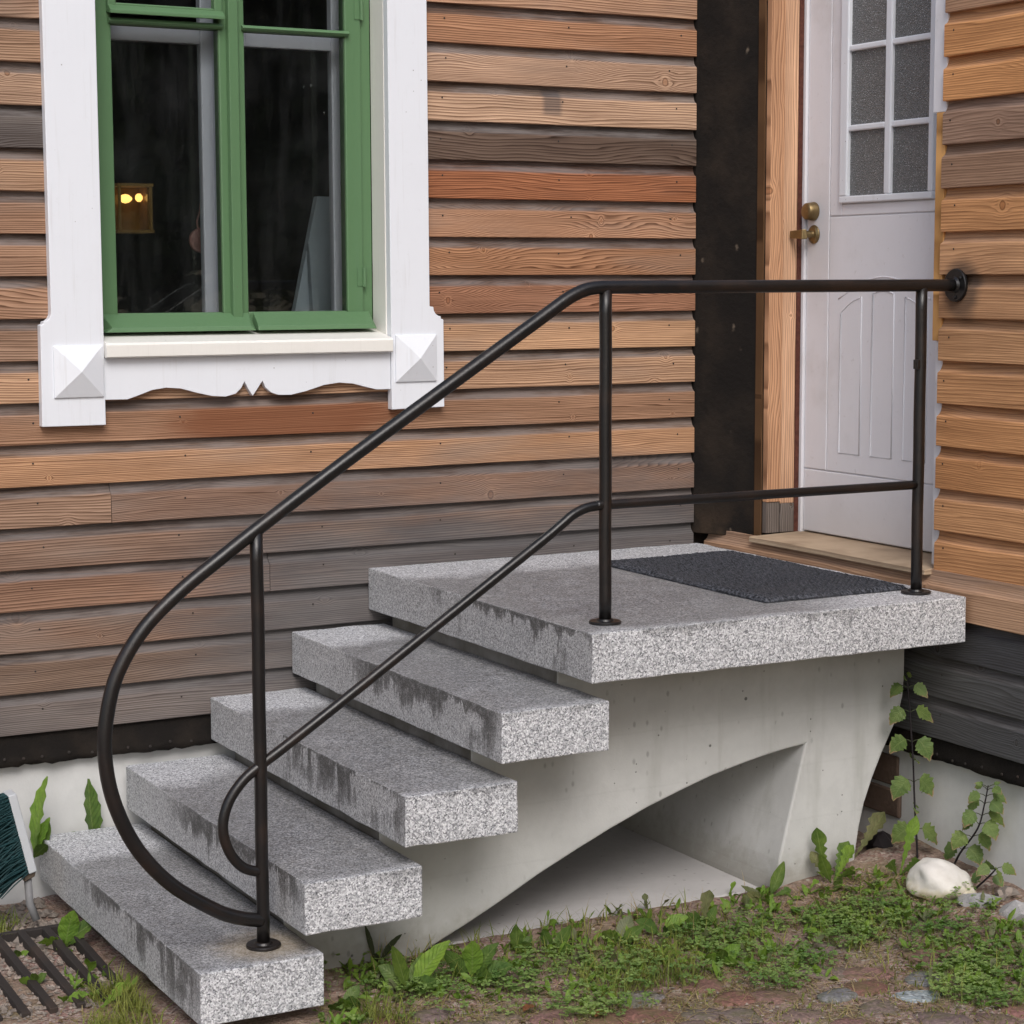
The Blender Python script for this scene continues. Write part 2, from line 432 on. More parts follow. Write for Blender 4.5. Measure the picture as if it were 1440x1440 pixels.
def make_leaf(name, c1, c2, tip=None, rib=0.35):
    s = NT(name)
    P, x, y, z = s.pos()
    oi = s.node('ObjectInfo')
    uv = s.node('UVMap')
    us = s.node('SeparateXYZ'); s.link(us.inputs[0], uv.outputs[0])
    u, v = us.outputs[0], us.outputs[1]
    n1 = s.noise(P, 35.0, 4.0, 0.6)
    n0 = s.noise(P, 6.0, 2.0, 0.5)
    c = s.mix(s.step(s.add(s.mul(n1, 0.6), s.mul(n0, 0.5)), 0.35, 0.75), c1, c2)
    c = s.mix(s.mul(oi.outputs['Random'], 0.35), c, s.mix(1.0, c, (1.5, 1.15, 0.6, 1), 'MULTIPLY'))
    ribm = s.step(s.m_('ABSOLUTE', u), 0.10, 0.03)
    vein = s.m_('FRACT', s.sub(s.mul(v, 11.0), s.mul(s.m_('ABSOLUTE', u), 2.2)))
    vm = s.step(s.m_('ABSOLUTE', s.sub(vein, 0.5)), 0.14, 0.04)
    c = s.mix(s.mul(ribm, rib), c, (0.26, 0.32, 0.12, 1))
    c = s.mix(s.mul(vm, 0.20), c, (0.035, 0.06, 0.015, 1))
    c = s.mix(s.step(s.noise(P, 90.0, 3.0, 0.7), 0.60, 0.78, 0.0, 0.55), c, (0.24, 0.20, 0.08, 1))
    if tip is not None:
        tm = s.step(s.add(s.add(v, s.mul(s.m_('ABSOLUTE', u), 0.45)), s.mul(s.sub(n1, 0.5), 0.5)), 0.95, 1.25)
        c = s.mix(tm, c, tip)
    b = s.bump(s.sub(n1, s.mul(vm, 0.5)), 0.005, 0.7)
    p = s.node('BsdfPrincipled')
    s.link(p.inputs['Base Color'], c)
    p.inputs['Roughness'].default_value = 0.5
    p.inputs['Specular IOR Level'].default_value = 0.35
    s.link(p.inputs['Normal'], b)
    t = s.node('BsdfTranslucent')
    s.link(t.inputs['Color'], s.mix(1.0, c, (1.3, 1.35, 0.6, 1), 'MULTIPLY'))
    ms = s.node('MixShader')
    ms.inputs[0].default_value = 0.3
    s.t.links.new(p.outputs[0], ms.inputs[1])
    s.t.links.new(t.outputs[0], ms.inputs[2])
    s.t.links.new(ms.outputs[0], s.out.inputs['Surface'])
    return s.m


def make_soil():
    s = NT('soil')
    P, x, y, z = s.pos()
    n1 = s.noise(P, 3.0, 6.0, 0.6)
    n2 = s.noise(P, 30.0, 5.0, 0.7)
    n3 = s.noise(P, 7.0, 4.0, 0.6)
    v = s.vor(P, 120.0)
    vc = s.node('SeparateXYZ'); s.link(vc.inputs[0], v.outputs['Color'])
    c = s.mix(s.step(n2, 0.3, 0.7), (0.14, 0.098, 0.074, 1), (0.33, 0.245, 0.19, 1))
    grit = s.ramp(vc.outputs[0], [(0.0, (0.13, 0.09, 0.08, 1)), (0.4, (0.30, 0.17, 0.15, 1)), (0.7, (0.36, 0.27, 0.24, 1)), (1.0, (0.48, 0.42, 0.37, 1))])
    c = s.mix(s.step(n3, 0.42, 0.62, 0.15, 0.75), c, grit)
    c = s.mix(s.step(n1, 0.50, 0.68, 0.0, 0.6), c, (0.16, 0.14, 0.065, 1))
    vs2 = s.vor(P, 45.0)
    vcs = s.node('SeparateXYZ'); s.link(vcs.inputs[0], vs2.outputs['Color'])
    c = s.mix(s.mul(s.step(vs2.outputs['Distance'], 0.3, 0.2), s.step(vcs.outputs[1], 0.9, 0.92)), c, (0.42, 0.38, 0.32, 1))
    b = s.bump(s.add(n2, s.mul(v.outputs['Distance'], 0.5)), 0.010, 0.8)
    return s.pbr(c, 0.92, b, 0.15)


def make_stone(name, cols, scale=70.0, rough=0.85, speck=0.5, moss=0.0):
    s = NT(name)
    O, ox, oy, oz = s.objco()
    P, x, y, z = s.pos()
    oi = s.node('ObjectInfo')
    c = s.ramp(oi.outputs['Random'], [((i + 0.5) / len(cols), k) for i, k in enumerate(cols)])
    n1 = s.noise(P, 14.0, 5.0, 0.65)
    v = s.vor(P, scale * 2)
    vc = s.node('SeparateXYZ'); s.link(vc.inputs[0], v.outputs['Color'])
    c = s.mix(s.step(vc.outputs[0], 0.55, 0.95, 0.0, speck), c, s.mix(1.0, c, (1.9, 1.8, 1.75, 1), 'MULTIPLY'))
    c = s.mix(s.step(vc.outputs[1], 0.6, 0.95, 0.0, speck), c, s.mix(1.0, c, (0.4, 0.38, 0.38, 1), 'MULTIPLY'))
    c = s.mix(s.step(n1, 0.35, 0.7, 0.35, 0.0), c, s.mix(1.0, c, (0.6, 0.56, 0.5, 1), 'MULTIPLY'))
    if moss:
        c = s.mix(s.mul(s.step(s.add(n1, s.mul(s.noise(P, 60.0, 3.0), 0.4)), 0.62, 0.82), moss), c, (0.10, 0.10, 0.035, 1))
    b = s.bump(s.add(n1, s.mul(vc.outputs[0], 0.15)), 0.006, 0.7)
    return s.pbr(c, rough, b, 0.25)


def flat(name, col, rough=0.6, spec=0.4, metal=0.0, emit=None, estr=0.0, nscale=40.0, namt=0.25, bd=0.001):
    s = NT(name)
    P, x, y, z = s.pos()
    n = s.noise(P, nscale, 4.0, 0.6)
    c = s.mix(s.step(n, 0.35, 0.7, 0.0, namt), col, tuple(v * 0.55 for v in col[:3]) + (1,))
    kw = {}
    if emit is not None:
        kw = {'Emission Color': emit, 'Emission Strength': estr}
    return s.pbr(c, rough, s.bump(n, bd, 0.5), spec, metal, **kw)


def make_glass():
    s = NT('window_glass')
    P, x, y, z = s.pos()
    tr = s.node('BsdfTransparent'); tr.inputs[0].default_value = (0.93, 0.95, 0.95, 1)
    gl = s.node('BsdfGlossy'); gl.inputs['Roughness'].default_value = 0.0
    fr = s.node('Fresnel'); fr.inputs['IOR'].default_value = 1.45
    ms = s.node('MixShader')
    s.t.links.new(fr.outputs[0], ms.inputs[0])
    s.t.links.new(tr.outputs[0], ms.inputs[1])
    s.t.links.new(gl.outputs[0], ms.inputs[2])
    df = s.node('BsdfDiffuse'); df.inputs['Color'].default_value = (0.75, 0.78, 0.80, 1)
    st = s.noise(s.comb(s.mul(x, 16.0), s.mul(y, 4.0), s.mul(z, 2.2)), 1.0, 4.0, 0.65)
    bl = s.noise(P, 5.0, 4.0, 0.6)
    ms2 = s.node('MixShader')
    s.link(ms2.inputs[0], s.add(s.step(st, 0.45, 0.75, 0.0015, 0.009), s.step(bl, 0.45, 0.75, 0.0, 0.007)))
    s.t.links.new(ms.outputs[0], ms2.inputs[1])
    s.t.links.new(df.outputs[0], ms2.inputs[2])
    s.t.links.new(ms2.outputs[0], s.out.inputs['Surface'])
    return s.m


def make_obscure():
    s = NT('obscure_glass')
    P, x, y, z = s.pos()
    v = s.vor(P, 210.0)
    n = s.noise(P, 340.0, 2.0, 0.6)
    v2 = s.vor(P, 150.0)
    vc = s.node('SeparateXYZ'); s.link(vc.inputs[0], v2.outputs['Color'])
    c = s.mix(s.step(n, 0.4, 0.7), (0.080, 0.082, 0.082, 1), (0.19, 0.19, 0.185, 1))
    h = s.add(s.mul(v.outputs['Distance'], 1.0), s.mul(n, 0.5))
    gl = s.mul(s.step(v2.outputs['Distance'], 0.24, 0.12), s.step(s.add(vc.outputs[0], s.mul(s.sub(s.noise(P, 7.0, 2.0), 0.5), 0.7)), 0.62, 0.78))  # pale specks: refraction glints painted into the base colour
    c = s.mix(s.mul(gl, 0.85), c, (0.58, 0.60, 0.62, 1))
    b = s.bump(h, 0.004, 0.9)
    return s.pbr(c, 0.12, b, 0.75)


def make_mat_rubber():
    s = NT('door_mat_fibre')
    P, x, y, z = s.pos()
    w = s.noise(s.comb(s.mul(x, 150.0), s.mul(y, 70.0), 0.0), 1.0, 1.0, 0.7)
    n = s.noise(P, 130.0, 3.0, 0.7)
    n1 = s.noise(P, 5.0, 3.0, 0.6)
    c = s.mix(s.step(s.add(s.mul(w, 0.5), s.mul(n, 0.5)), 0.38, 0.66), (0.016, 0.018, 0.022, 1), (0.125, 0.132, 0.155, 1))
    c = s.mix(s.step(n1, 0.45, 0.7, 0.0, 0.35), c, (0.065, 0.066, 0.072, 1))
    return s.pbr(c, 0.9, s.bump(s.add(w, n), 0.008, 0.9), 0.2)


M = {}
M['woodA'] = make_wood('weathered_larch', 'X', 'A', contrast=0.70)
M['woodB'] = make_wood('fresh_larch', 'Y', None, contrast=0.40, freq=150, knots=0.32)
M['woodV'] = make_wood('jamb_pine', 'Z', None, contrast=0.50, freq=150, knots=0.5)
M['granite'] = make_granite()
M['concrete'] = make_concrete('cast_concrete', (0.52, 0.52, 0.51), 0.40)
M['render'] = make_concrete('painted_plinth', (0.56, 0.56, 0.55), 0.18, pores=False, vary=0.35)
M['floorconc'] = make_concrete('concrete_floor', (0.50, 0.485, 0.48), 0.12, vary=0.5)
M['white'] = make_paint('white_paint', (0.745, 0.77, 0.815, 1), 0.42, 0.07, dscale=4.0)
M['cream'] = make_paint('cream_paint', (0.78, 0.765, 0.72, 1), 0.4, 0.08)
M['door_white'] = make_paint('door_paint', (0.74, 0.74, 0.775, 1), 0.4, 0.34, (0.40, 0.37, 0.34, 1), 3.5)
M['inner_white'] = make_paint('inner_frame_paint', (0.72, 0.74, 0.82, 1), 0.4, 0.05)
M['green'] = make_paint('green_paint', (0.094, 0.185, 0.087, 1), 0.42, 0.12, (0.11, 0.19, 0.12, 1), 5.0)
M['metal'] = make_metal('black_lacquered_steel', (0.0075, 0.0068, 0.0068, 1), 0.33, (0.030, 0.016, 0.010, 1), 0.5)
M['tar'] = make_tar()
M['brass'] = make_metal('brass', (0.24, 0.175, 0.085, 1), 0.35, (0.16, 0.10, 0.045, 1), 0.5)
M['brass'].node_tree.nodes['Principled BSDF'].inputs['Metallic'].default_value = 0.85
M['glass'] = make_glass()
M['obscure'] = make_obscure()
M['mat'] = make_mat_rubber()
M['soil'] = make_soil()
M['redstrip'] = flat('rust_red_sealant', (0.115, 0.042, 0.030, 1), 0.8, 0.2, nscale=60, namt=0.9, bd=0.006)
M['leaf'] = make_leaf('broad_leaf', (0.060, 0.12, 0.026, 1), (0.13, 0.21, 0.045, 1))
M['leafbright'] = make_leaf('bright_leaf', (0.11, 0.22, 0.034, 1), (0.21, 0.35, 0.06, 1))
M['leafdull'] = make_leaf('dull_leaf', (0.10, 0.125, 0.055, 1), (0.20, 0.21, 0.12, 1))
M['nettle'] = make_leaf('nettle_leaf', (0.09, 0.155, 0.045, 1), (0.18, 0.26, 0.085, 1), tip=(0.38, 0.25, 0.15, 1))
M['clover'] = make_leaf('clover_leaf', (0.12, 0.25, 0.075, 1), (0.33, 0.47, 0.17, 1), rib=0.15)
M['grass'] = make_leaf('grass_blade', (0.14, 0.21, 0.045, 1), (0.32, 0.35, 0.10, 1), rib=0.1)
M['straw'] = make_leaf('dry_blade', (0.28, 0.21, 0.11, 1), (0.55, 0.46, 0.28, 1), rib=0.1)
M['stem'] = flat('plant_stem', (0.05, 0.06, 0.03, 1), 0.7, 0.2)
M['stemdark'] = flat('dark_stem', (0.022, 0.018, 0.02, 1), 0.7, 0.2)
M['cobble'] = make_stone('cobble_stone', [(0.20, 0.105, 0.085, 1), (0.19, 0.155, 0.14, 1), (0.25, 0.13, 0.115, 1), (0.16, 0.13, 0.125, 1), (0.25, 0.175, 0.135, 1), (0.18, 0.18, 0.19, 1)], 80, moss=0.5)
M['cobblegrey'] = make_stone('grey_cobble', [(0.26, 0.30, 0.32, 1), (0.26, 0.30, 0.32, 1)], 60, speck=0.8)
M['rockgrey'] = make_stone('grey_rock', [(0.30, 0.30, 0.31, 1), (0.38, 0.37, 0.37, 1)], 90, speck=0.2)
M['pebble'] = make_stone('pebble', [(0.22, 0.19, 0.165, 1), (0.22, 0.19, 0.165, 1)], 30, speck=0.6)
M['brick'] = make_stone('old_brick', [(0.17, 0.085, 0.055, 1), (0.13, 0.09, 0.07, 1)], 50, speck=0.2)
M['iron'] = make_metal('rusty_iron', (0.022, 0.017, 0.015, 1), 0.75, (0.05, 0.03, 0.02, 1), 0.6)
M['bristle'] = flat('teal_bristle', (0.004, 0.036, 0.040, 1), 0.6, 0.3, nscale=200, namt=0.6)
M['broomwood'] = make_paint('broom_block_paint', (0.50, 0.52, 0.54, 1), 0.6, 0.2)
M['broomend'] = flat('broom_block_end', (0.14, 0.11, 0.085, 1), 0.8, 0.2)
M['alu'] = flat('aluminium_tube', (0.22, 0.22, 0.225, 1), 0.65, 0.35, 0.1)
M['room'] = flat('dark_room_paint', (0.10, 0.09, 0.08, 1), 0.9, 0.1, nscale=3)
M['bulb'] = flat('lamp_bulb', (1.0, 0.75, 0.4, 1), 0.5, emit=(1.0, 0.52, 0.13, 1), estr=2.2)
M['lampglass'] = flat('lamp_amber_glass', (0.25, 0.16, 0.05, 1), 0.3, emit=(1.0, 0.55, 0.15, 1), estr=0.03)
M['pink'] = flat('pink_clay', (0.42, 0.20, 0.17, 1), 0.6, 0.3)
M['palepanel'] = flat('pale_board', (0.62, 0.66, 0.72, 1), 0.6, 0.3, nscale=8)
M['drywood'] = make_wood('threshold_plank', 'Y', None, contrast=0.45, freq=110)


# white boulder : quartz with ochre staining
def make_quartz():
    s = NT('white_quartz')
    P, x, y, z = s.pos()
    n1 = s.noise(P, 18.0, 5.0, 0.6)
    c = s.mix(s.step(n1, 0.35, 0.7, 0.0, 0.5), (0.70, 0.67, 0.63, 1), (0.56, 0.52, 0.46, 1))
    o = s.step(s.add(z, s.mul(s.sub(n1, 0.5), 0.10)), 0.115, 0.07)
    c = s.mix(s.mul(o, s.step(n1, 0.35, 0.6, 0.2, 0.85)), c, (0.42, 0.34, 0.16, 1))
    return s.pbr(c, 0.6, s.bump(s.noise(P, 45.0, 4.0, 0.6), 0.003, 0.6), 0.35)


M['quartz'] = make_quartz()


# ------------------------------------------------------------------ mesh helpers
def link(name, me, mat, parent=None, loc=None, smooth=False):
    o = bpy.data.objects.new(name, me)
    COL.objects.link(o)
    if mat is not None and not me.materials:
        me.materials.append(mat)
    if parent is not None:
        o.parent = parent
    if loc is not None:
        o.location = loc
    if smooth:
        for p in me.polygons: p.use_smooth = True
    return o


def empty(name, loc=(0, 0, 0)):
    o = bpy.data.objects.new(name, None)
    o.empty_display_size = 0.1
    COL.objects.link(o)
    o.location = loc
    return o


def tag(o, label=None, cat=None, group=None, kind=None):
    if label: o['label'] = label
    if cat: o['category'] = cat
    if group: o['group'] = group
    if kind: o['kind'] = kind
    return o


class MB:
    def __init__(self):
        self.v, self.f = [], []
        self.uv = []

    def box(self, x0, x1, y0, y1, z0, z1):
        b = len(self.v)
        self.v += [(x0, y0, z0), (x1, y0, z0), (x1, y1, z0), (x0, y1, z0), (x0, y0, z1), (x1, y0, z1), (x1, y1, z1), (x0, y1, z1)]
        self.f += [tuple(b + i for i in q) for q in ((0, 3, 2, 1), (4, 5, 6, 7), (0, 1, 5, 4), (1, 2, 6, 5), (2, 3, 7, 6), (3, 0, 4, 7))]
        return self

    def hexa(self, p):
        """eight corners: bottom ring of four, then top ring of four"""
        b = len(self.v)
        self.v += [tuple(q) for q in p]
        self.f += [tuple(b + i for i in q) for q in ((0, 3, 2, 1), (4, 5, 6, 7), (0, 1, 5, 4), (1, 2, 6, 5), (2, 3, 7, 6), (3, 0, 4, 7))]
        return self

    def prism(self, pts, axis, a0, a1):
        """polygon extruded along an axis; 'y': pts are (x,z); 'x': pts are (y,z); 'z': pts are (x,y)"""
        def mk(p, a):
            return {'y': (p[0], a, p[1]), 'x': (a, p[0], p[1]), 'z': (p[0], p[1], a)}[axis]
        b, n = len(self.v), len(pts)
        self.v += [mk(p, a0) for p in pts] + [mk(p, a1) for p in pts]
        self.f.append(tuple(range(b, b + n)))
        self.f.append(tuple(range(b + 2 * n - 1, b + n - 1, -1)))
        for i in range(n):
            j = (i + 1) % n
            self.f.append((b + i, b + n + i, b + n + j, b + j))
        return self

    def tube(self, path, r, sides=12, caps=True):
        path = [Vector(p) for p in path]
        b = len(self.v)
        n = len(path)
        ref = None
        for i, p in enumerate(path):
            t = (path[min(i + 1, n - 1)] - path[max(i - 1, 0)]).normalized()
            if ref is None:
                ref = Vector((0, 1, 0)) if abs(t.y) < 0.9 else Vector((1, 0, 0))
            u = (ref - t * ref.dot(t)).normalized()
            w = t.cross(u)
            ref = u
            rr = r[i] if hasattr(r, '__len__') else r
            for k in range(sides):
                a = 2 * math.pi * k / sides
                self.v.append(tuple(p + (u * math.cos(a) + w * math.sin(a)) * rr))
        for i in range(n - 1):
            for k in range(sides):
                k2 = (k + 1) % sides
                self.f.append((b + i * sides + k, b + i * sides + k2, b + (i + 1) * sides + k2, b + (i + 1) * sides + k))
        if caps:
            self.f.append(tuple(b + k for k in range(sides))[::-1])
            self.f.append(tuple(b + (n - 1) * sides + k for k in range(sides)))
        return self

    def disc(self, c, axis, prof, sides=28):
        """lathe of (radius, height) pairs round an axis through c"""
        ax = Vector(axis).normalized()
        u = ax.orthogonal().normalized()
        w = ax.cross(u)
        b = len(self.v)
        for (r, h) in prof:
            for k in range(sides):
                a = 2 * math.pi * k / sides
                self.v.append(tuple(Vector(c) + ax * h + (u * math.cos(a) + w * math.sin(a)) * r))
        for i in range(len(prof) - 1):
            for k in range(sides):
                k2 = (k + 1) % sides
                self.f.append((b + i * sides + k, b + i * sides + k2, b + (i + 1) * sides + k2, b + (i + 1) * sides + k))
        self.f.append(tuple(b + k for k in range(sides))[::-1])
        self.f.append(tuple(b + (len(prof) - 1) * sides + k for k in range(sides)))
        return self

    def build(self, name, mat, parent=None, bevel=0.0, smooth=False, loc=None, segs=2):
        me = bpy.data.meshes.new(name)
        v = self.v
        if loc is not None:
            v = [(p[0] - loc[0], p[1] - loc[1], p[2] - loc[2]) for p in v]
        me.from_pydata(v, [], self.f)
        bm = bmesh.new(); bm.from_mesh(me)
        bmesh.ops.recalc_face_normals(bm, faces=bm.faces)
        bm.to_mesh(me); bm.free()
        me.update()
        o = link(name, me, mat, parent, loc, False)
        if smooth:
            for p in me.polygons: p.use_smooth = len(p.vertices) <= 4
        if bevel:
            bv = o.modifiers.new('bevel', 'BEVEL')
            bv.width = bevel
            bv.segments = segs
            bv.limit_method = 'ANGLE'
            bv.angle_limit = R(35)
        return o


def catmull(pts, k=6):
    out = []
    P = [Vector(p) for p in pts]
    for i in range(len(P) - 1):
        p0 = P[max(i - 1, 0)]; p1 = P[i]; p2 = P[i + 1]; p3 = P[min(i + 2, len(P) - 1)]
        for j in range(k):
            t = j / k
            out.append(0.5 * ((2 * p1) + (p2 - p0) * t + (2 * p0 - 5 * p1 + 4 * p2 - p3) * t * t + (3 * p1 - p0 - 3 * p2 + p3) * t ** 3))
    out.append(P[-1])
    return out


def hgt(x, y):
    """height of the ground"""
    z = 0.012 * (mn.noise(Vector((x * 2.3, y * 2.3, 1.0)))) + 0.006 * mn.noise(Vector((x * 9, y * 9, 4.0)))
    t = min(1, max(0, (x - 2.45) / 0.65))
    z += 0.075 * t * t * (3 - 2 * t) * min(1, max(0, (y + 2.2) / 0.7))
    d = min(1, max(0, (0.95 - x) / 0.3))
    z += -0.02 * d
    z += 0.034 * min(1, max(0, (y + 1.45) / 0.35)) * (1 - d) * (1 - 0.045 / 0.034 * min(1, max(0, (y + 1.06) / 0.1)))
    return z


# ------------------------------------------------------------------ ground
def axis_pts(lo, hi, step, far):
    a = []
    v = lo
    while v < hi:
        a.append(v); v += step
    a.append(hi)
    pre, s_, w = [], step, lo
    while w > -far:
        s_ *= 1.7; w -= s_; pre.append(w)
    post, s_, w = [], step, hi
    while w < far:
        s_ *= 1.7; w += s_; post.append(w)
    return pre[::-1] + a + post


gx, gy = axis_pts(-0.2, 3.4, 0.02, 70), axis_pts(-2.9, 0.1, 0.02, 70)
gv = [(x, y, hgt(x, y) + (0.004 * mn.noise(Vector((x * 28, y * 28, 2))) if -0.3 < x < 3.5 and -3 < y < 0.2 else 0)) for y in gy for x in gx]
nx_ = len(gx)
gf = [(j * nx_ + i, j * nx_ + i + 1, (j + 1) * nx_ + i + 1, (j + 1) * nx_ + i) for j in range(len(gy) - 1) for i in range(nx_ - 1)]
gm = bpy.data.meshes.new('ground')
gm.from_pydata(gv, [], gf)
ground = tag(link('ground', gm, M['soil'], smooth=True), 'trodden reddish soil with grit, moss and worn cobbles', kind='structure')

# ------------------------------------------------------------------ house
house = tag(empty('wooden_house', (2.985, 0.0, 0.0)),
            'timber house corner with weathered horizontal boards, green window and white door', 'house')
house_inv = Matrix.Translation((-2.985, 0, 0))


def own(o, parent=house):
    """parent without moving"""
    o.parent = parent
    o.matrix_parent_inverse = parent.matrix_basis.inverted()
    return o


def part(mb, name, mat, bevel=0.0, smooth=False, parent=None, **k):
    o = mb.build(name, mat, None, bevel, smooth, **k)
    p = parent or house
    o.parent = p
    if p is house:
        o.matrix_parent_inverse = house_inv
    return o


PROFILE = [(0.0, 0.0), (0.0, 0.003), (0.0, 0.083), (-0.0015, 0.0862), (-0.006, 0.0890), (-0.012, 0.094), (-0.0165, 0.102), (-0.0195, 0.112), (-0.0200, 0.128)]


def board(along, a0, a1, zb, face, out, col, pitch=0.1205, seed=0, wav=1.0):
    """one weatherboard; along='X' (wall on the left) or 'Y' (wall with the door); out = outward sign"""
    n = max(2, int(abs(a1 - a0) / 0.045))
    k = pitch / 0.1205
    prof = [(0.0, 0.002), (-0.0012, 0.0)][::-1]
    prof = [(-0.0315, 0.0), (-0.0015, 0.0), (0.0, 0.0018)] + PROFILE[2:] + [(-0.0315, 0.128)]
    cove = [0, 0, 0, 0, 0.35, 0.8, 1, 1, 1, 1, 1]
    V, F, C = [], [], []
    m = len(prof)
    for i in range(n + 1):
        a = a0 + (a1 - a0) * i / n
        w1 = mn.noise(Vector((a * 1.6, seed * 3.1, 0))) * 0.0022 * wav
        w2 = mn.noise(Vector((a * 6.0, seed * 3.1, 5))) * 0.0022 * wav + mn.noise(Vector((a * 22.0, seed * 3.1, 9))) * 0.0010 * wav
        w3 = mn.noise(Vector((a * 0.8, seed * 1.7, 11))) * 0.0020
        wf = mn.noise(Vector((a * 1.1, seed * 2.7, 21))) * 0.0018
        for j, (d, z) in enumerate(prof):
            zz = z * k
            if j <= 2: zz += w3 + w1 * 0.4
            elif 3 <= j <= 7: zz += w2 + w1
            dd = d + (wf if j not in (0, m - 1) else 0)
            if along == 'X': V.append((a, face + out * dd, zb + zz))
            else: V.append((face + out * dd, a, zb + zz))
            C.append(cove[j])
    for i in range(n):
        for j in range(m):
            j2 = (j + 1) % m
            F.append((i * m + j, (i + 1) * m + j, (i + 1) * m + j2, i * m + j2))
    F.append(tuple(range(m)))
    F.append(tuple(n * m + j for j in range(m))[::-1])
    me = bpy.data.meshes.new('cladding_board')
    me.from_pydata(V, [], F)
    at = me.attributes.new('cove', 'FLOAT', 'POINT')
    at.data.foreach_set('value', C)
    bm = bmesh.new(); bm.from_mesh(me)
    bmesh.ops.recalc_face_normals(bm, faces=bm.faces)
    bm.to_mesh(me); bm.free()
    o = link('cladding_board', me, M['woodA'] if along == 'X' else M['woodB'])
    L_ = 0.3 * col[0] + 0.55 * col[1] + 0.15 * col[2]
    sat = 0.80 if along == 'X' else 0.84
    o.color = tuple((L_ + (c_ - L_) * sat) * k_ * (1.17 if along == 'X' else 1.06) for c_, k_ in zip(col[:3], (0.99, 0.995, 0.955))) + (1,)
    o.parent = house
    o.matrix_parent_inverse = house_inv
    return o


# wall on the left: boards run along X, outer face at y = 0
PA, ZA = 0.1205, 0.489
colA = {0: (118, 104, 98), 1: (124, 98, 80), 2: (136, 102, 80), 3: (146, 106, 80), 4: (138, 104, 82), 5: (142, 106, 84),
        6: (180, 132, 92), 7: (158, 116, 86), 8: (178, 136, 102), 9: (188, 142, 102), 10: (154, 104, 74), 11: (162, 112, 74),
        12: (172, 124, 90), 13: (154, 92, 52), 14: (98, 78, 66), 15: (184, 146, 116), 16: (178, 140, 112), 17: (166, 116, 80),
        18: (176, 132, 100), 19: (166, 120, 88), 20: (170, 126, 92), 21: (160, 118, 86)}
colL = {9: (150, 116, 92), 10: (166, 124, 94), 11: (160, 120, 92), 12: (158, 118, 90), 13: (162, 124, 94), 14: (96, 88, 86),
        15: (164, 130, 104), 16: (158, 122, 94), 17: (152, 118, 94), 18: (166, 126, 96), 19: (160, 120, 90), 20: (164, 122, 90), 21: (160, 120, 90)}
for k in range(22):
    zb = ZA + PA * k
    if k <= 8:
        if k == 3:
            spans = [(-1.6, 1.43, colA[k]), (1.432, 2.985, colA[k])]
        elif k == 5:
            spans = [(-1.6, 0.935, (150, 116, 92)), (0.937, 2.985, colA[k])]
        else:
            spans = [(-1.6, 2.985, colA[k])]
    else:
        spans = [(-1.6, 0.905, colL[k]), (1.845, 2.985, colA[k])]
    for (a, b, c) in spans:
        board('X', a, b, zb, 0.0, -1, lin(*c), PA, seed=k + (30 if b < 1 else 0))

# wall with the door: boards run along Y, outer face at x = 3.045
PB, ZB = 0.1237, 0.8203
colB = {0: (176, 136, 104), 1: (196, 138, 84), 2: (198, 142, 90), 3: (194, 134, 78), 4: (190, 132, 78), 5: (196, 140, 88),
        6: (188, 138, 92), 7: (186, 136, 92), 8: (198, 146, 100), 9: (192, 134, 80), 10: (150, 116, 92), 11: (150, 118, 98),
        12: (206, 142, 80), 13: (206, 142, 80), 14: (168, 128, 98), 15: (190, 134, 84), 16: (186, 132, 84), 17: (186, 132, 84), 18: (190, 136, 86)}
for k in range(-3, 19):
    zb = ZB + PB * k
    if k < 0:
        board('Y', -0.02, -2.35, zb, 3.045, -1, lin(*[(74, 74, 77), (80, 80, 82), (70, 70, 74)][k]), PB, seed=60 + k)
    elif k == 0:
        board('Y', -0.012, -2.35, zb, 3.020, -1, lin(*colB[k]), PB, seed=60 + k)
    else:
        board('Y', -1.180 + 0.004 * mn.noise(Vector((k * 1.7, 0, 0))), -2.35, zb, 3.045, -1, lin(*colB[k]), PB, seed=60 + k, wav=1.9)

nb = MB()
rn = random.Random(31)
for k in range(20):
    zb = ZA + PA * k
    for x in (0.28, 0.72, 1.16, 1.60, 2.04, 2.48, 2.90):
        if k >= 9 and 0.7 < x < 2.03: continue
        nb.disc((x + rn.uniform(-0.03, 0.03), -0.0012, zb + rn.uniform(0.062, 0.074)), (0, -1, 0), [(0.0030, 0), (0.0030, 0.0006), (0.0012, 0.0012)], 8)
for k in range(-3, 17):
    for y in (-1.225, -1.62, -2.0):
        nb.disc((3.0438, y + rn.uniform(-0.02, 0.02), ZB + PB * k + rn.uniform(0.066, 0.076)), (-1, 0, 0), [(0.0030, 0), (0.0030, 0.0006), (0.0012, 0.0012)], 8)
part(nb, 'nail_heads', M['iron'])['kind'] = 'stuff'
# sheathing, plinth, felt
part(MB().box(-1.6, 0.905, 0.032, 0.26, 0.5, 3.2).box(1.845, 3.30, 0.032, 0.26, 0.5, 3.2).box(0.9051, 1.8449, 0.032, 0.26, 0.5, 1.60)
     .box(0.9051, 1.8449, 0.032, 0.26, 2.98, 3.2), 'sheathing', M['tar'])
part(MB().box(3.082, 3.30, -2.35, -1.20, 0.5, 3.2).box(3.082, 3.30, -1.1999, 0.0319, 0.5, 0.93), 'sheathing', M['tar'])
part(MB().box(3.085, 3.30, -0.262, 0.0318, 0.9301, 3.2), 'tar_felt_panel', M['tar'])
part(MB().prism([(2.9865, 0.0317), (2.9885, 0.006), (3.0840, -0.2215), (3.0840, 0.0317)], 'z', 0.935, 3.2), 'felt_fold', M['tar'], bevel=0.004)
part(MB().box(3.079, 3.0848, -0.258, -0.222, 0.94, 3.2), 'brown_batten', M['woodV']).color = lin(92, 68, 46)


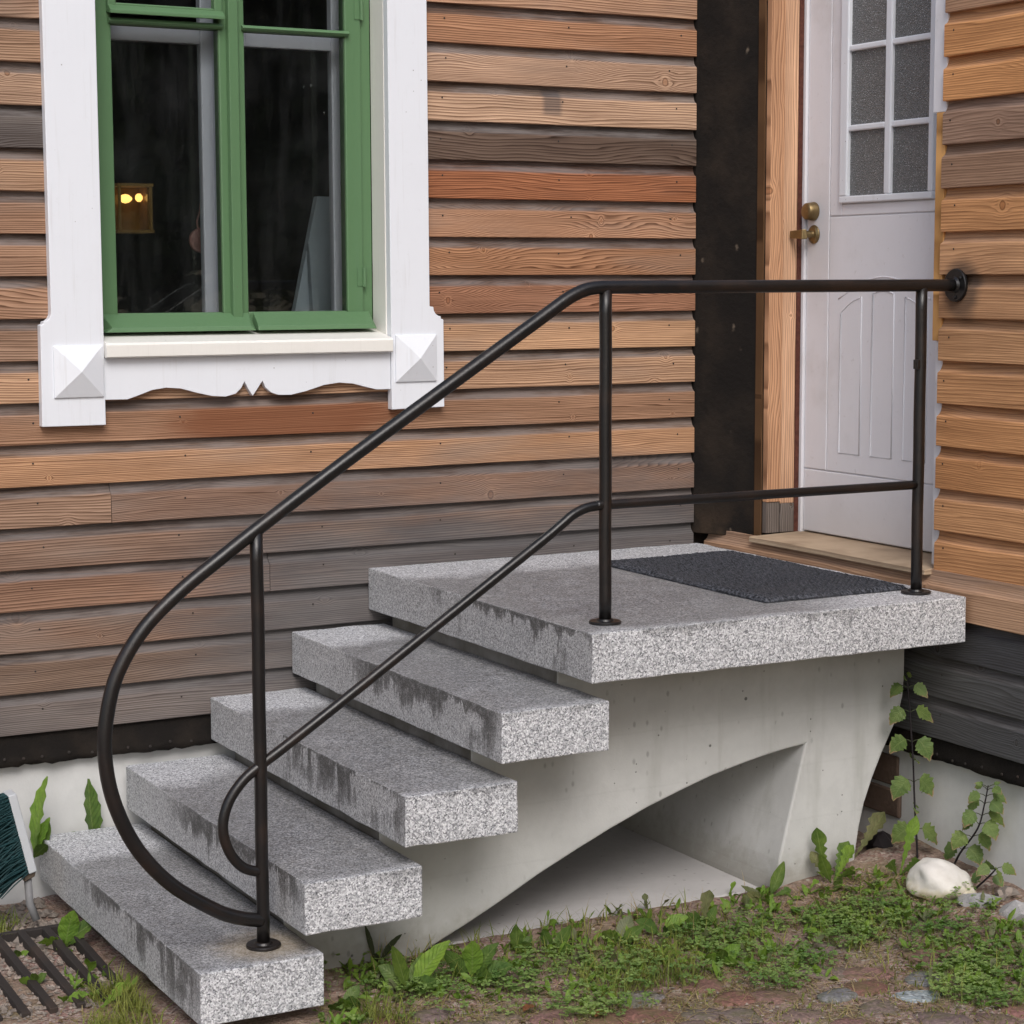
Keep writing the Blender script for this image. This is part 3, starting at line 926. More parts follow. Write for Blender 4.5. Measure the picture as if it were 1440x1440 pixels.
def felt_strip(name, along, a0, a1, zt, zb, c, out):
    V, F = [], []
    n = int(abs(a1 - a0) / 0.02)
    for i in range(n + 1):
        a = a0 + (a1 - a0) * i / n
        rag = 0.005 * mn.noise(Vector((a * 5, 3, c))) + 0.007 * mn.noise(Vector((a * 37, 7, c)))
        for (z, d) in ((zt, 0), (zt * 0.6 + zb * 0.4, 0.004 * mn.noise(Vector((a * 14, 1, 0)))), (zb + 0.02, 0.006 * mn.noise(Vector((a * 14, 5, 0)))), (zb + rag, 0.004 + 0.010 * mn.noise(Vector((a * 14, 9, 0))))):
            dd = c + out * (0.004 + d)
            V.append((a, dd, z) if along == 'X' else (dd, a, z))
    for i in range(n):
        for j in range(3):
            F.append((i * 4 + j, (i + 1) * 4 + j, (i + 1) * 4 + j + 1, i * 4 + j + 1))
    mb = MB(); mb.v = V; mb.f = F
    o = part(mb, name, M['tar'], smooth=True)
    sm = o.modifiers.new('solid', 'SOLIDIFY'); sm.thickness = 0.003
    nb = MB()
    for i in range(int(abs(a1 - a0) / 0.065)):
        a = a0 + (a1 - a0) * (i + 0.3 + 0.4 * random.random()) / int(abs(a1 - a0) / 0.065)
        z = zb + 0.014 + 0.012 * random.random()
        p = (a, c + out * 0.010, z) if along == 'X' else (c + out * 0.010, a, z)
        nb.disc(p, (0, -1, 0) if along == 'X' else (-1, 0, 0), [(0.0045, 0), (0.0045, 0.002), (0.002, 0.003)], 8)
    b = nb.build('nail_heads', M['iron'], o)
    b['kind'] = 'stuff'
    return o


felt_strip('felt_strip', 'X', -1.6, 2.98, 0.52, 0.392, 0.022, -1)
felt_strip('felt_strip', 'Y', -0.0, -2.35, 0.49, 0.380, 3.066, -1)
part(MB().box(-1.6, 3.09, 0.045, 0.3, -0.3, 0.4999), 'plinth', M['render'])
part(MB().box(3.09, 3.3, -2.35, 0.0449, -0.3, 0.4999), 'plinth', M['render'])
# exposed bricks where the plinth render has come off behind the stair pier
for (y0, y1, z0, z1, d) in ((-0.80, -0.99, 0.250, 0.345, 0.0), (-0.74, -1.005, 0.155, 0.240, 0.004), (-0.55, -0.735, 0.155, 0.24, 0.0), (-0.6, -0.79, 0.25, 0.345, 0.003)):
    part(MB().box(3.079 - d, 3.0895, y1, y0, z0, z1), 'brick', M['brick'], bevel=0.006)

# ------------------------------------------------------------------ window
wf = MB()
FY0, FY1 = 0.10, 0.15            # fixed frame
wf.box(0.917, 0.945, FY0, FY1, 1.62, 2.98)
wf.box(1.797, 1.832, FY0 - 0.002, FY1, 1.62, 2.98)
wf.box(0.9451, 1.7969, FY0 + 0.004, FY1, 2.95, 2.98)
wf.box(0.9451, 1.7969, FY0 + 0.004, FY1, 1.62, 1.655)
win = part(wf, 'window', M['green'], bevel=0.003)
win['label'] = 'green casement window with white carved surround'


def wsub(mb, name, mat, bevel=0.0, **k):
    o = mb.build(name, mat, None, bevel, **k)
    o.parent = win
    return o


# sashes : left x .945-1.372, right 1.372-1.797
for (a, b, ga, gb) in ((0.9452, 1.3700, 0.999, 1.330), (1.3702, 1.7968, 1.412, 1.742)):
    s_ = MB()
    y0, y1 = 0.088, 0.135
    s_.box(a, ga, y0, y1, 1.66, 2.945)
    s_.box(gb, b, y0, y1, 1.66, 2.945)
    s_.box(ga + 0.0001, gb - 0.0001, y0 + 0.002, y1, 1.66, 1.705)
    s_.box(ga + 0.0001, gb - 0.0001, y0 + 0.002, y1, 2.90, 2.945)
    wsub(s_, 'sash', M['green'], bevel=0.004)
    t0 = 2.545
    wsub(MB().prism([(0.080, t0 + 0.002), (0.070, t0 + 0.010), (0.076, t0 + 0.018), (0.12, t0 + 0.024), (0.12, t0)], 'x', ga - 0.010, gb + 0.010), 'transom_bar', M['green'], bevel=0.002)
    wsub(MB().box(ga - 0.006, gb + 0.006, 0.100, 0.103, 1.700, t0 + 0.005), 'pane', M['glass'])
    wsub(MB().box(ga - 0.006, gb + 0.006, 0.1002, 0.1032, t0 + 0.0052, 2.905), 'pane', M['glass'])
# little vent sash over the left pane
vs_ = MB()
vs_.box(0.985, 1.010, 0.070, 0.100, 2.578, 2.93).box(1.312, 1.337, 0.070, 0.100, 2.578, 2.93).box(1.0101, 1.3119, 0.072, 0.100, 2.578, 2.606)
wsub(vs_, 'vent_sash', M['green'], bevel=0.003)
wsub(MB().prism([(0.066, 2.598), (0.045, 2.582), (0.045, 2.572), (0.069, 2.575), (0.0698, 2.598)], 'x', 0.985, 1.337), 'vent_drip', M['green'], bevel=0.002)
# astragal cover strip between the sashes
wsub(MB().prism([(1.352, 0.0875), (1.355, 0.068), (1.385, 0.068), (1.389, 0.0875)], 'z', 1.665, 2.945), 'cover_strip', M['green'], bevel=0.002)
# bottom weather rails
for (a, b, s0, s1) in ((0.935, 1.412, 0.030, 0.028), (1.414, 1.815, 0.004, 0.032)):
    wsub(MB().hexa([(a + 0.004, 0.024, 1.650), (b - 0.001, 0.024, 1.650), (b - 0.001, 0.087, 1.652), (a + 0.004, 0.087, 1.652),
                    (a + s0, 0.028, 1.664), (b - s1 * 0.6, 0.028, 1.664), (b - 0.001, 0.0868, 1.703), (a + 0.012, 0.0868, 1.703)]), 'weather_rail', M['green'], bevel=0.002)
# hinges
for z in (1.78, 2.60):
    wsub(MB().tube([(1.798, 0.083, z), (1.798, 0.083, z + 0.06)], 0.006, 10).box(1.775, 1.797, 0.0855, 0.0878, z + 0.002, z + 0.058), 'hinge', M['green'])
# white inner casements behind
inn = MB()
for (a, b) in ((0.96, 1.357), (1.382, 1.790)):
    inn.box(a, a + 0.048, 0.205, 0.240, 1.64, 2.95).box(b - 0.042, b, 0.205, 0.240, 1.64, 2.95)
    inn.box(a + 0.0481, b - 0.0421, 0.206, 0.240, 1.64, 1.700).box(a + 0.0481, b - 0.0421, 0.206, 0.240, 2.515, 2.56)
wsub(inn, 'inner_casement', M['inner_white'], bevel=0.004)
for (a, b) in ((1.006, 1.317), (1.428, 1.750)):
    wsub(MB().box(a, b, 0.222, 0.225, 1.70, 2.516), 'inner_pane', M['glass'])
wsub(MB().box(0.906, 0.925, 0.151, 0.27, 1.62, 2.98).box(1.822, 1.844, 0.151, 0.27, 1.62, 2.98).box(0.9251, 1.8219, 0.151, 0.30, 1.60, 1.638)
     .box(1.352, 1.388, 0.151, 0.2049, 1.6381, 2.949), 'inner_lining', M['inner_white'])

# white casing boards (polygons in x,z)
lc = [(0.762, 3.15), (0.764, 1.715), (0.763, 1.704), (0.758, 1.694), (0.750, 1.688), (0.741, 1.686), (0.741, 1.679), (0.732, 1.676), (0.729, 1.385), (0.917, 1.384), (0.917, 3.15)]
wsub(MB().prism(lc, 'y', -0.030, 0.0015), 'casing_board', M['white'], bevel=0.002)
rc = [(1.832, 3.15), (1.836, 1.398), (2.019, 1.401), (2.018, 1.676), (2.009, 1.679), (2.009, 1.686), (2.000, 1.688), (1.991, 1.694), (1.985, 1.704), (1.983, 1.716), (1.970, 1.718), (1.966, 3.15)]
wsub(MB().prism(rc, 'y', -0.030, 0.0015), 'casing_board', M['white'], bevel=0.002)
wsub(MB().box(1.8325, 1.844, 0.0016, 0.0975, 1.62, 2.98), 'reveal_board', M['cream'], bevel=0.001)
wsub(MB().box(0.906, 0.9165, 0.0016, 0.0975, 1.62, 2.98), 'reveal_board', M['cream'], bevel=0.001)
for (a, b, z0, z1) in ((0.766, 0.911, 1.467, 1.616), (1.848, 1.990, 1.484, 1.630)):
    p = MB()
    ya, yb = -0.0302, -0.036
    cx, cz = (a + b) / 2, (z0 + z1) / 2
    p.v = [(a, ya, z0), (b, ya, z0), (b, ya, z1), (a, ya, z1), (a, yb, z0), (b, yb, z0), (b, yb, z1), (a, yb, z1), (cx, -0.066, cz)]
    p.f = [(0, 1, 5, 4), (1, 2, 6, 5), (2, 3, 7, 6), (3, 0, 4, 7), (4, 5, 8), (5, 6, 8), (6, 7, 8), (7, 4, 8), (3, 2, 1, 0)]
    wsub(p, 'corner_block', M['white'], bevel=0.001)
wsub(MB().prism([(0.0995, 1.600), (0.0995, 1.648), (0.020, 1.636), (-0.048, 1.622), (-0.053, 1.616), (-0.053, 1.582), (-0.046, 1.578), (-0.030, 1.580), (-0.026, 1.600)], 'x', 0.9175, 1.8315), 'window_sill', M['cream'], bevel=0.001)
scal = [(0.918, 1.5775), (0.918, 1.457), (0.985, 1.456), (1.02, 1.467), (1.06, 1.481), (1.104, 1.487), (1.15, 1.483), (1.20, 1.469), (1.247, 1.458), (1.29, 1.455),
        (1.322, 1.463), (1.340, 1.480), (1.350, 1.499), (1.362, 1.476), (1.376, 1.455), (1.390, 1.474), (1.408, 1.500), (1.418, 1.478), (1.436, 1.463), (1.46, 1.455),
        (1.50, 1.454), (1.55, 1.464), (1.61, 1.481), (1.66, 1.487), (1.71, 1.482), (1.75, 1.471), (1.788, 1.462), (1.8345, 1.462), (1.8345, 1.5775)]
wsub(MB().prism(scal, 'y', -0.024, -0.001), 'carved_apron', M['white'], bevel=0.001)

# dark room behind the glass
room = MB()
room.box(-1.5, 2.95, 0.26, 3.2, 0.85, 3.15)
ro = part(room, 'room_wall', M['room'])
bm = bmesh.new(); bm.from_mesh(ro.data)
# open the side with the window
kill = [f for f in bm.faces if abs(f.calc_center_median().y - 0.26) < 1e-4]
bmesh.ops.delete(bm, geom=kill, context='FACES')
bm.to_mesh(ro.data); bm.free()

# ------------------------------------------------------------------ door
DX = 3.225
dl = part(MB().box(DX + 0.006, DX + 0.045, -1.197, -0.299, 0.962, 2.995), 'door', M['door_white'])
dl['label'] = 'white panelled front door with gridded obscure glass'


def dsub(mb, name, mat, bevel=0.0, **k):
    o = mb.build(name, mat, None, bevel, **k)
    o.parent = dl
    return o


def skin(y0, y1, z0, z1):
    dsub(MB().box(DX, DX + 0.0065, y1, y0, z0, z1), 'door_panel', M['door_white'], bevel=0.0025)


skin(-0.300, -0.4185, 1.1735, 2.99)        # lock stile
skin(-0.300, -1.196, 0.964, 1.1695)        # kick panel
skin(-0.4225, -1.196, 1.1735, 1.998)       # arched field
skin(-0.4225, -0.484, 2.002, 2.99)
skin(-0.4841, -0.9409, 2.002, 2.036)
skin(-0.941, -1.196, 2.002, 2.99)
# raised bead outlines
def bead(pts, r=0.0025, closed=True):
    P = [(DX - 0.0004, y, z) for (y, z) in pts]
    if closed: P = P + [P[0], P[1]]
    dsub(MB().tube(P, r, 8, caps=not closed), 'panel_bead', M['door_white'], smooth=True)


def arc(y0, y1, z0, z1, zm, n=10):
    return [(y0 + (y1 - y0) * i / n, z0 + (z1 - z0) * i / n + (zm) * math.sin(math.pi * i / n)) for i in range(n + 1)]


bead([(-0.487, 1.236)] + arc(-0.487, -0.594, 1.690, 1.742, 0.008) + [(-0.594, 1.236)])
bead([(-0.649, 1.236)] + arc(-0.649, -0.755, 1.752, 1.752, 0.010) + [(-0.755, 1.236)])
bead([(-0.810, 1.236)] + arc(-0.810, -0.917, 1.742, 1.690, 0.008) + [(-0.917, 1.236)])
bead(arc(-0.475, -0.93, 1.735, 1.735, 0.070, 20), closed=False)
# glazed light: frame, bars, panes
gfz0, gfz1 = 2.040, 2.93
g = MB()
g.prism([(-0.484, gfz0), (-0.941, gfz0), (-0.941, gfz0 + 0.022), (-0.484, gfz0 + 0.022)], 'x', DX - 0.014, DX + 0.0058)
g.prism([(-0.484, gfz0 + 0.0221), (-0.5235, gfz0 + 0.0221), (-0.5235, gfz1), (-0.484, gfz1)], 'x', DX - 0.014, DX + 0.0058)
g.prism([(-0.9185, gfz0 + 0.0221), (-0.941, gfz0 + 0.0221), (-0.941, gfz1), (-0.9185, gfz1)], 'x', DX - 0.014, DX + 0.0058)
dsub(g, 'glazing_frame', M['white'], bevel=0.004)
dsub(MB().box(DX - 0.012, DX + 0.0056, -0.737, -0.706, gfz0 + 0.0222, gfz1), 'glazing_bar', M['white'], bevel=0.005)
rows = [(2.0622, 2.265), (2.285, 2.515), (2.535, 2.765), (2.785, 2.93)]
for i in range(3):
    for (ya, yb) in ((-0.5236, -0.7059), (-0.7371, -0.9184)):
        dsub(MB().box(DX - 0.0105, DX + 0.0056, yb, ya, rows[i][1] + 0.0002, rows[i + 1][0] - 0.0002), 'glazing_bar', M['white'], bevel=0.005)
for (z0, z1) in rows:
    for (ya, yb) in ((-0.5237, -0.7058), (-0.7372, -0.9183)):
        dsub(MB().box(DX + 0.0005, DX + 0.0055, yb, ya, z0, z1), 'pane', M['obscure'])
# lock and lever, brass
dsub(MB().disc((DX, -0.336, 2.019), (-1, 0, 0), [(0.031, 0), (0.031, 0.004), (0.027, 0.030), (0.024, 0.034), (0.008, 0.0345)], 24), 'deadbolt', M['brass'], smooth=True)
dsub(MB().disc((DX, -0.340, 1.944), (-1, 0, 0), [(0.031, 0), (0.031, 0.004), (0.022, 0.010), (0.012, 0.012), (0.011, 0.046)], 24)
     .hexa([(DX - 0.062, -0.356, 1.928), (DX - 0.062, -0.287, 1.932), (DX - 0.044, -0.287, 1.932), (DX - 0.044, -0.362, 1.928),
            (DX - 0.060, -0.354, 1.960), (DX - 0.060, -0.287, 1.956), (DX - 0.046, -0.287, 1.956), (DX - 0.046, -0.360, 1.960)]), 'lever_handle', M['brass'], bevel=0.004)
# frame, jamb planks, threshold
part(MB().box(3.2158, 3.30, -0.297, -0.2622, 0.955, 3.05).box(3.228, 3.30, -1.2355, -1.199, 0.955, 3.05).box(3.212, 3.30, -1.1989, -0.2971, 2.998, 3.05), 'door_frame', M['door_white'], bevel=0.002)
j1 = part(MB().box(3.084, 3.1385, -0.288, -0.2625, 1.062, 3.05), 'jamb_plank', M['woodV'], bevel=0.002); j1.color = lin(190, 146, 112)
j2 = part(MB().box(3.1425, 3.1980, -0.282, -0.2625, 1.055, 3.05), 'jamb_plank', M['woodV'], bevel=0.002); j2.color = lin(206, 166, 134)
for (a_, b_, z_) in ((3.084, 3.1385, 1.0615), (3.1425, 3.1980, 1.0545)):
    part(MB().box(a_, b_, -0.284, -0.2625, 0.958, z_), 'jamb_foot', M['woodV'], bevel=0.002).color = lin(112, 104, 98)
part(MB().box(3.1985, 3.2155, -0.284, -0.2625, 0.958, 3.05), 'red_seal', M['redstrip'])
th = part(MB().hexa([(3.012, -1.178, 0.934), (3.30, -1.178, 0.934), (3.30, -0.282, 0.934), (3.016, -0.282, 0.934),
                     (3.012, -1.178, 0.951), (3.30, -1.178, 0.960), (3.30, -0.282, 0.960), (3.016, -0.282, 0.952)]), 'threshold_plank', M['drywood'], bevel=0.003)
th.color = lin(172, 152, 128)
ba = part(MB().box(3.056, 3.0848, -1.1795, -1.140, 1.62, 2.275), 'trim_batten', M['woodV'], bevel=0.002)
ba.color = lin(214, 164, 104)
part(MB().box(3.062, 3.0845, -1.1795, -1.150, 0.962, 1.6195), 'white_trim', M['door_white'], bevel=0.002)
part(MB().box(3.058, 3.0846, -1.1795, -1.122, 2.2755, 3.05), 'white_trim', M['door_white'], bevel=0.002)

# ------------------------------------------------------------------ things seen inside the window
la = tag(empty('lantern', (1.345, 1.0, 1.97)), 'small lit amber lantern glowing behind the left window pane', 'lantern')
def at(mb, name, mat, par, **k):
    l = par.location
    mb.v = [(p[0] - l.x, p[1] - l.y, p[2] - l.z) for p in mb.v]
    return mb.build(name, mat, par, **k)
fr = MB()
for (x, y) in ((1.29, 0.955), (1.40, 0.955), (1.29, 1.06), (1.40, 1.06)):
    fr.box(x - 0.004, x + 0.004, y - 0.004, y + 0.004, 1.97, 2.12)
fr.box(1.282, 1.408, 0.948, 1.068, 2.118, 2.128).box(1.282, 1.408, 0.948, 1.068, 1.962, 1.972)
at(fr, 'lantern_frame', M['lampglass'], la)
M['amber'] = flat('amber_pane', (0.20, 0.11, 0.03, 1), 0.2, emit=(1.0, 0.45, 0.08, 1), estr=0.014, nscale=30, namt=0.7)
at(MB().box(1.295, 1.396, 1.055, 1.058, 1.974, 2.116), 'amber_pane', M['amber'], la)
at(MB().box(1.390, 1.398, 0.962, 1.052, 1.974, 2.116), 'amber_pane', M['amber'], la)
at(MB().disc((1.325, 1.0, 2.078), (1, 0, 0), [(0.004, -0.022), (0.013, -0.012), (0.016, 0.0), (0.013, 0.012), (0.005, 0.022)], 14), 'bulb', M['bulb'], la, smooth=True)
at(MB().disc((1.372, 1.0, 2.082), (1, 0, 0), [(0.008, -0.010), (0.014, -0.004), (0.014, 0.006), (0.007, 0.012)], 14), 'bulb', M['bulb'], la, smooth=True)
orn = tag(empty('hanging_ornament', (1.334, 0.32, 1.865)), 'pink rounded ornament on a cord inside the left window pane', 'ornament')
at(MB().disc((1.346, 0.32, 1.925), (0, -1, 0.05), [(0.012, -0.01), (0.034, -0.006), (0.040, 0.0), (0.034, 0.006), (0.016, 0.004), (0.012, 0.009)], 20), 'body', M['pink'], orn, smooth=True)
at(MB().tube(catmull([(1.338, 0.318, 1.955), (1.334, 0.318, 1.985), (1.344, 0.318, 2.02), (1.352, 0.318, 2.10), (1.346, 0.318, 2.16)]), 0.003, 6), 'cord', M['pink'], orn)
pp = tag(empty('leaning_panel', (1.79, 0.5, 1.3)), 'pale slanted panel leaning inside the right window pane', 'panel')
at(MB().hexa([(1.70, 0.50, 1.55), (1.98, 0.50, 1.55), (1.98, 0.53, 1.55), (1.70, 0.53, 1.55), (1.862, 0.60, 2.08), (1.98, 0.60, 2.08), (1.98, 0.63, 2.08), (1.862, 0.63, 2.08)]), 'board', M['palepanel'], pp)
at(MB().hexa([(1.79, 0.46, 1.55), (1.93, 0.46, 1.55), (1.93, 0.4999, 1.55), (1.79, 0.4999, 1.55), (1.80, 0.53, 1.92), (1.93, 0.53, 1.92), (1.93, 0.549, 1.92), (1.80, 0.549, 1.92)]), 'front_board', M['palepanel'], pp)

# ------------------------------------------------------------------ stairs
stairs = tag(empty('granite_stairs', (1.9, -0.7, 0)), 'speckled granite steps and landing on an arched concrete base', 'stairs')
XS = [0.691, 0.9590, 1.2290, 1.4985, 1.7612]
W, T, TR = 1.378, 0.1305, 0.316


def slab(name, x0, x1, zt, seed):
    nx, ny, nz = max(4, int((x1 - x0) / 0.035)), 40, 4
    bm = bmesh.new()
    bmesh.ops.create_grid(bm, x_segments=1, y_segments=1, size=0.5)
    bm.clear()
    lx, ly = x1 - x0, W
    def grid(f, a, b):
        vs = [[bm.verts.new(f(i / a, j / b)) for i in range(a + 1)] for j in range(b + 1)]
        for j in range(b):
            for i in range(a):
                bm.faces.new((vs[j][i], vs[j][i + 1], vs[j + 1][i + 1], vs[j + 1][i]))
    grid(lambda u, v: (u * lx, -ly + v * ly, 0), nx, ny)
    grid(lambda u, v: (u * lx, -v * ly, -T), nx, ny)
    grid(lambda u, v: (u * lx, -ly, -T + v * T), nx, nz)
    grid(lambda u, v: ((1 - u) * lx, 0, -T + v * T), nx, nz)
    grid(lambda u, v: (0, -u * ly, -T + v * T), ny, nz)
    grid(lambda u, v: (lx, -ly + u * ly, -T + v * T), ny, nz)
    bmesh.ops.remove_doubles(bm, verts=bm.verts, dist=1e-5)
    bmesh.ops.recalc_face_normals(bm, faces=bm.faces)
    for v in bm.verts:
        p = v.co * 11 + Vector((seed * 7.1, 0, 0))
        edge = sum((abs(v.co.x) < 1e-4 or abs(v.co.x - lx) < 1e-4, abs(v.co.y) < 1e-4 or abs(v.co.y + ly) < 1e-4, abs(v.co.z) < 1e-4 or abs(v.co.z + T) < 1e-4)) >= 2
        amp = 0.0022 if edge else 0.0009
        if edge and mn.noise(v.co * 37 + Vector((seed, 4, 2))) > 0.42: amp = 0.0060
        v.co += Vector((mn.noise(p), mn.noise(p + Vector((9, 3, 1))), mn.noise(p + Vector((2, 8, 5))))) * amp
    me = bpy.data.meshes.new(name)
    bm.to_mesh(me); bm.free()
    o = link(name, me, M['granite'], stairs, (x0 - 1.9, 0.7, zt))
    bv = o.modifiers.new('bevel', 'BEVEL')
    bv.width = 0.0035; bv.segments = 2; bv.limit_method = 'ANGLE'; bv.angle_limit = R(50)
    return o


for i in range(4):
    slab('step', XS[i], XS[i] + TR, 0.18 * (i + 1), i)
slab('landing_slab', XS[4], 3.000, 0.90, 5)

prof = [(1.09, -0.15), (XS[0] + 0.06, -0.15), (XS[0] + 0.06, 0.0492)]
for i in range(1, 5):
    zl = 0.18 * i - T - 0.0005
    prof += [(XS[i] + 0.055, zl), (XS[i] + 0.055, zl + 0.18)]
prof += [(3.010, 0.769), (3.011, 0.62), (3.006, 0.56), (2.990, 0.505), (2.958, 0.445), (2.929, 0.392), (2.897, 0.325), (2.868, 0.252), (2.850, 0.18), (2.838, 0.103), (2.832, 0.02), (2.83, -0.15),
         (2.53, -0.15), (2.545, 0.038), (2.560, 0.12), (2.590, 0.235), (2.619, 0.345), (2.649, 0.456), (2.58, 0.449), (2.50, 0.437), (2.416, 0.421), (2.32, 0.400), (2.223, 0.372), (2.11, 0.337),
         (1.989, 0.292), (1.88, 0.247), (1.764, 0.197), (1.632, 0.132), (1.54, 0.090), (1.461, 0.057), (1.36, 0.01), (1.25, -0.05), (1.15, -0.15)]
prof = prof[1:]
body = MB().prism(prof, 'y', -1.10, -0.055)
bo = body.build('concrete_base', M['concrete'], None, bevel=0.006)
bo.parent = stairs; bo.matrix_parent_inverse = Matrix.Translation((-1.9, 0.7, 0))
fl = MB().box(1.30, 2.545, -1.04, -0.05, -0.15, 0.024).build('arch_floor', M['floorconc'], None, bevel=0.004)
fl.parent = stairs; fl.matrix_parent_inverse = Matrix.Translation((-1.9, 0.7, 0))

# ------------------------------------------------------------------ handrail
RY = -1.258
rail = tag(empty('handrail', (1.87, RY, 0.9)), 'black steel pipe handrail with looped lower end and three posts', 'handrail')
rinv = Matrix.Translation((-1.87, -RY, -0.9))
def rsub(mb, name, mat=None, parent=None, **k):
    o = mb.build(name, mat or M['metal'], None, **k)
    o.parent = parent or rail
    o.matrix_parent_inverse = rinv
    return o
def pl(L): return [(x, RY, z) for (x, z) in L]
top = [(3.036, 1.781), (2.6, 1.781), (2.2, 1.781), (1.90, 1.781), (1.855, 1.7805), (1.818, 1.776), (1.785, 1.765), (1.750, 1.747), (1.678, 1.702), (1.394, 1.525), (1.121, 1.354), (0.906, 1.214),
       (0.806, 1.146), (0.700, 1.071), (0.611, 0.990), (0.549, 0.896), (0.521, 0.803), (0.512, 0.705), (0.530, 0.592), (0.581, 0.474), (0.664, 0.372), (0.770, 0.294), (0.83, 0.264), (0.895, 0.246)]
rsub(MB().tube(catmull(pl(top), 8), 0.0175, 18), 'top_rail', smooth=True)
low = [(2.912, 1.2145), (2.4, 1.2145), (1.896, 1.2145), (1.850, 1.2135), (1.812, 1.2085), (1.775, 1.194), (1.740, 1.170), (1.677, 1.1275), (1.389, 0.9435), (1.113, 0.7665), (0.961, 0.671), (0.895, 0.631),
       (0.849, 0.597), (0.813, 0.548), (0.799, 0.489), (0.815, 0.428), (0.850, 0.385), (0.899, 0.366)]
rsub(MB().tube(catmull(pl(low), 8), 0.0130, 16), 'lower_rail', smooth=True)
for (x, zb, zt, r) in ((0.898, 0.18, 1.206, 0.0160), (1.873, 0.90, 1.775, 0.0165), (2.9165, 0.90, 1.775, 0.0165)):
    n = 14
    po = rsub(MB().tube([(x + 0.0006 * math.sin(i * 1.3), RY, zb + 0.004 + (zt - zb - 0.004) * i / n) for i in range(n + 1)], r, 18), 'post', smooth=True)
    f = MB().disc((x, RY, zb), (0, 0, 1), [(0.043, 0.001), (0.043, 0.006), (0.041, 0.008), (0.024, 0.0082), (0.021, 0.013), (0.0178, 0.0135)], 32)
    f.build('base_flange', M['metal'], po)
rsub(MB().disc((3.0435, RY, 1.781), (-1, 0, 0), [(0.047, 0.0), (0.047, 0.007), (0.045, 0.009), (0.024, 0.0095), (0.0185, 0.016)], 36), 'wall_flange')
for a in (0.4, 2.5, 4.6):
    rsub(MB().disc((3.034, RY + 0.034 * math.cos(a), 1.781 + 0.034 * math.sin(a)), (-1, 0, 0), [(0.006, 0.0), (0.006, 0.003), (0.003, 0.005)], 10), 'flange_screw')
rsub(MB().box(2.893, 2.903, RY - 0.016, RY + 0.004, 1.545, 1.572), 'clamp', bevel=0.002)

# ------------------------------------------------------------------ doormat
mt = MB()
nx, ny = 52, 90
z0 = 0.902
for j in range(ny + 1):
    for i in range(nx + 1):
        x = 2.432 + 0.505 * i / nx; y = -1.197 + 0.90 * j / ny
        e = min(i, nx - i, j, ny - j)
        h = 0.011 + 0.0022 * mn.noise(Vector((x * 60, y * 60, 0))) + 0.0026 * (1 if (i + j) % 2 else -1) * (e > 1) + 0.006 * max(0, mn.noise(Vector((x * 3, y * 3, 4))))
        if e == 0: h = 0.004
        mt.v.append((x + 0.003 * mn.noise(Vector((x * 5, y * 5, 3))), y + 0.003 * mn.noise(Vector((x * 5, y * 5, 8))), z0 + h))
mt.f = [(j * (nx + 1) + i, j * (nx + 1) + i + 1, (j + 1) * (nx + 1) + i + 1, (j + 1) * (nx + 1) + i) for j in range(ny) for i in range(nx)]
b0 = len(mt.v)
ring = [j * (nx + 1) for j in range(ny + 1)] + [ny * (nx + 1) + i for i in range(1, nx + 1)] + [j * (nx + 1) + nx for j in range(ny - 1, -1, -1)] + [i for i in range(nx - 1, 0, -1)]
for r_ in ring:
    p = mt.v[r_]; mt.v.append((p[0], p[1], z0))
for i in range(len(ring)):
    k = (i + 1) % len(ring)
    mt.f.append((ring[i], ring[k], b0 + k, b0 + i))
tag(mt.build('doormat', M['mat'], None), 'charcoal ribbed doormat lying on the granite landing', 'doormat')


